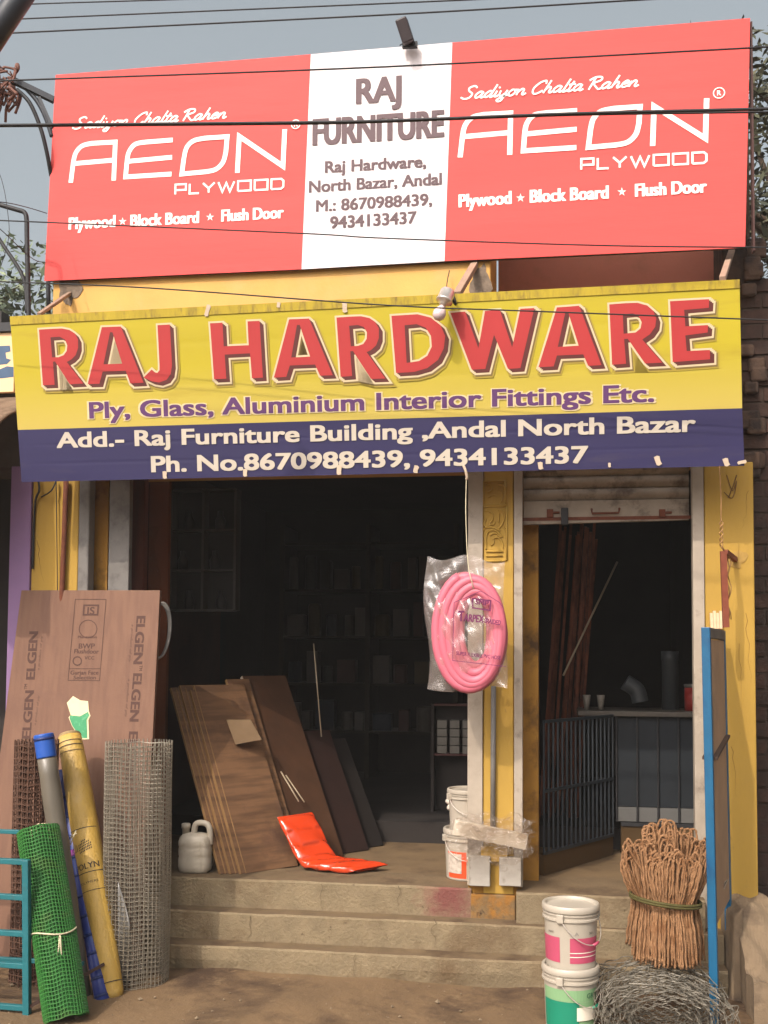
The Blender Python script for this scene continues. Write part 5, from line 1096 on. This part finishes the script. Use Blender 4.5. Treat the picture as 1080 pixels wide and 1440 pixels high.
m_ = MB(); m_.tube(spline([F(36, 124, -.06), F(52, 142, -.05), F(64, 165, -.04), F(73, 192, -.03)]), .012, 8); m_.build('brace', pole_m, ia, smooth=True)
m_ = MB(); m_.beam(F(55, 137, -.05), F(74, 180, -.03), .018, .018); m_.build('brace', pole_m, ia)
m_ = MB(); m_.tube(spline([F(24, 126, -.12), F(42, 145, -.12), F(57, 180, -.10), F(66, 215, -.07), F(72, 248, -.02)]), .011, 8); one('black_cable', m_, wire_m, 'black cable curving from the rag knot down behind the red signboard', 'cable', smooth=True)
m_ = MB(); q = random.Random(14)
for k in range(46):
    p = F(q.uniform(-22, 22), q.uniform(96, 132), -.12 + q.uniform(-.05, .05)); P = [p]
    for j in range(3): p = p + V((q.uniform(-.06, .06), q.uniform(-.03, .03), q.uniform(-.085, .03))); P.append(p)
    m_.tube(spline(P, 4), q.uniform(.004, .010), 5)
for x in (4, 12, 21): m_.tube(spline([F(x, 128, -.12), F(x - 2, 140, -.13), F(x + 1, 148, -.13), F(x + 4, 140, -.12), F(x + 4, 128, -.12)]), .006, 5)
one('rag_knot', m_, mat('brown_ragged_cord', lin(110, 78, 68), .95, .3, 20), 'knot of brown rags and cord ends hanging at the upper left edge', 'rags', smooth=True)
pf = thing('bent_pipe_gantry', 'black bent pipe gantry with a diagonal strut at the left edge', 'frame', tuple(F(38, 440, -.25)))
m_ = MB(); m_.tube(spline([F(-60, 270, -.25), F(0, 288, -.25), F(24, 295, -.25), F(34.5, 299, -.25), F(37.5, 310, -.25), F(38, 340, -.25), F(41, 470, -.25)], 8), .0125, 10); m_.build('bent_pipe', black, pf, smooth=True)
m_ = MB(); m_.tube(spline([F(-30, 288, -.25), F(0, 338, -.25), F(33, 391, -.25), F(38, 440, -.25)], 6), .0105, 10); m_.build('strut', black, pf, smooth=True)
m_ = MB(); m_.tube([F(67.5, 396, -.1), F(68.5, 440, -.1)], .012, 8); one('short_post', m_, black, 'short black post between the two signboards at their left end', 'post', smooth=True)

# ================================================================ TREES BEHIND
bark = mat('dark_bark', lin(70, 56, 44), .95, .25, 12, .5, 40)
def tree(label, base, px_c, Y, rx, ry, rz, nl, leaf, cols, seed, limbs=9, top=None):
    q = random.Random(seed); C_ = F(px_c[0], px_c[1], Y); rt = thing('leafy_tree', label, 'tree', (base[0], base[1], 0), None)
    m = MB(); b0 = V((base[0], base[1], 0)); fork = V((base[0] + .1, base[1], max(1.2, C_.z - rz * 1.0)))
    m.tube(spline([b0, (b0 + fork) / 2 + V((.08, .05, 0)), fork, C_ + V((0, 0, -rz * .2))]), [.16 - .11 * i / 24 for i in range(25)], 10)
    tips = []
    for k in range(limbs):
        a = q.uniform(0, 6.28); e = q.uniform(-.5, .95); t = C_ + V((rx * math.cos(a) * .85, ry * math.sin(a) * .85, rz * e * .85)); st = b0.lerp(fork, 1) .lerp(C_, q.uniform(0, .7))
        mid = (st + t) / 2 + V((q.uniform(-.2, .2), q.uniform(-.2, .2), q.uniform(0, .25))); P = spline([st, mid, t], 8); m.tube(P, [.045 * (1 - .8 * i / (len(P) - 1)) for i in range(len(P))], 6)
        tips += [P[j] for j in range(5, len(P))]
    m.build('trunk', bark, rt, smooth=True)
    ms = [MB() for _ in cols]
    for k in range(nl):
        if k % 3: c = q.choice(tips) + V((q.gauss(0, .16), q.gauss(0, .16), q.gauss(0, .13)))
        else:
            a = q.uniform(0, 6.28); e = math.asin(q.uniform(-1, 1)); r = q.uniform(.3, 1) ** .5; c = C_ + V((rx * r * math.cos(a) * math.cos(e), ry * r * math.sin(a) * math.cos(e), rz * r * math.sin(e)))
            if math.sin(c.x * 4.1) * math.sin(c.z * 5.3) + math.sin(c.y * 3) * .3 < -.15: continue
        x = V((q.gauss(0, 1), q.gauss(0, 1), q.gauss(0, .6))).normalized(); y = x.cross(V((q.gauss(0, 1), q.gauss(0, 1), q.gauss(0, 1)))).normalized(); l = leaf * q.uniform(.6, 1.3)
        ms[k % len(ms)].add([c - x * l, c - y * l * .32, c + x * l, c + y * l * .32], [(0, 1, 2, 3)])
    for mm, cc in zip(ms, cols): mm.build('crown', mat('leaf_' + str(cc), lin(*cc), .7, .25, 3), rt)
tree('feathery green tree behind the shop at the left edge', (-7.5, 7.0), (12, 452), 7.0, 1.5, 1.2, 1.05, 5200, .07, [(104, 118, 92), (86, 100, 80), (124, 134, 106)], 3)  # leaf colours greyed and lightened to carry the haze
tree('dark bushy tree rising behind the brick wall at the right edge', (2.3, 3.2), (1108, 240), 3.2, .95, .8, 1.35, 6500, .055, [(60, 62, 42), (44, 48, 34), (84, 82, 60)], 5, 16)
m_ = MB(); p = F(-20, 440, 2.0); m_.box(p.x - 3, F(40, 460, 2.0).x, 1.6, 2.4, 0, FZ(462, 2.0, 10)); one('dark_rear_wall', m_, mat('dark_rear_plaster', lin(60, 58, 54), .9, .2, 3), 'dark low rear wall behind the painted signboard at the left edge', 'wall')

# stock on the back wall, its colours scaled towards black for room shade
sf_ = thing('stock_shelves', 'dim wooden stock shelves on the back wall deep inside the main opening', 'shelves', (-1.4, 3.6, FL + .13))
shm = mat('dim_shelf_wood', lin(42, 33, 25), .8, .2, 6); ZB = FL + .132
for x in (-2.3, -1.55, -.80): MB().box(x - .02, x + .02, 3.45, 3.95, ZB, 2.7).build('upright', shm, sf_)
for z in (.95, 1.35, 1.75, 2.15, 2.55):
    for x in (-2.3, -1.55): MB().box(x + .021, x + .729, 3.46, 3.94, z - .02, z).build('shelf', shm, sf_)
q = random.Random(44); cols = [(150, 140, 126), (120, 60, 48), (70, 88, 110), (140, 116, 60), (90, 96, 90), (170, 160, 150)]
for z in (.95, 1.35, 1.75, 2.15):
    for x in (-2.26, -1.51):
        xx = x; nn = 0
        while xx < x + .62:
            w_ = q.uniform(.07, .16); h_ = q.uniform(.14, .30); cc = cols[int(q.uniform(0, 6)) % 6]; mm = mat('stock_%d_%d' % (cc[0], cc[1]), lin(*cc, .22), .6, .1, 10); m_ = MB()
            ro = q.random() >= .5; nn += 1
            if not ro: m_.box(xx, xx + w_, 3.50, 3.62, z + .001, z + h_)
            else: m_.lathe([(w_ / 2, 0), (w_ / 2, h_ * .92), (w_ / 2.3, h_)], (xx + w_ / 2, 3.56, z + .001), n=14)
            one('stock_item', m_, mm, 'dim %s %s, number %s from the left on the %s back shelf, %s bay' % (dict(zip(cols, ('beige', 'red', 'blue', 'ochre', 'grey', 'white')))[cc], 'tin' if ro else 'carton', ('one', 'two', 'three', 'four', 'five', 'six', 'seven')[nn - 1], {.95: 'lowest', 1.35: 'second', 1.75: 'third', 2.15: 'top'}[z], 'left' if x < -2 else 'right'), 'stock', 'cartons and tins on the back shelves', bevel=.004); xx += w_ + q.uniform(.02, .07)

# grit and small stones on the trodden ground
q = random.Random(77); mb = MB()
for k in range(420):
    x = q.uniform(-2.6, 1.6); y = q.uniform(-1.6, -.26); r = q.choice((.003, .004, .005, .007, .011)) * q.uniform(.7, 1.3)
    c = V((x, y, .016 + r * .3)); vs = [c + V((q.uniform(.7, 1.2) * r * a, q.uniform(.7, 1.2) * r * b, q.uniform(.5, .9) * r * d)) for a, b, d in ((1, 0, 0), (0, 1, 0), (-1, 0, 0), (0, -1, 0), (0, 0, 1), (0, 0, -1))]
    mb.add(vs, [(0, 1, 4), (1, 2, 4), (2, 3, 4), (3, 0, 4), (1, 0, 5), (2, 1, 5), (3, 2, 5), (0, 3, 5)])
tag(mb.build('ground_grit', mat('pale_grit', lin(120, 104, 82), .9, .35, 40)), kind='stuff')
# dry-season haze in the air
hz_ = MB(); hz_.box(-70, 70, -45, 90, -1.2, 9.5)
ho = hz_.build('haze', bpy.data.materials.new('haze_air')); ho['kind'] = 'stuff'
hm = ho.data.materials[0]; hm.use_nodes = True; ht = hm.node_tree; ht.nodes.remove(ht.nodes['Principled BSDF'])
pv = ht.nodes.new('ShaderNodeVolumePrincipled'); pv.inputs['Color'].default_value = (.93, .90, .85, 1); pv.inputs['Density'].default_value = .0022
ht.links.new(pv.outputs[0], ht.nodes['Material Output'].inputs['Volume'])
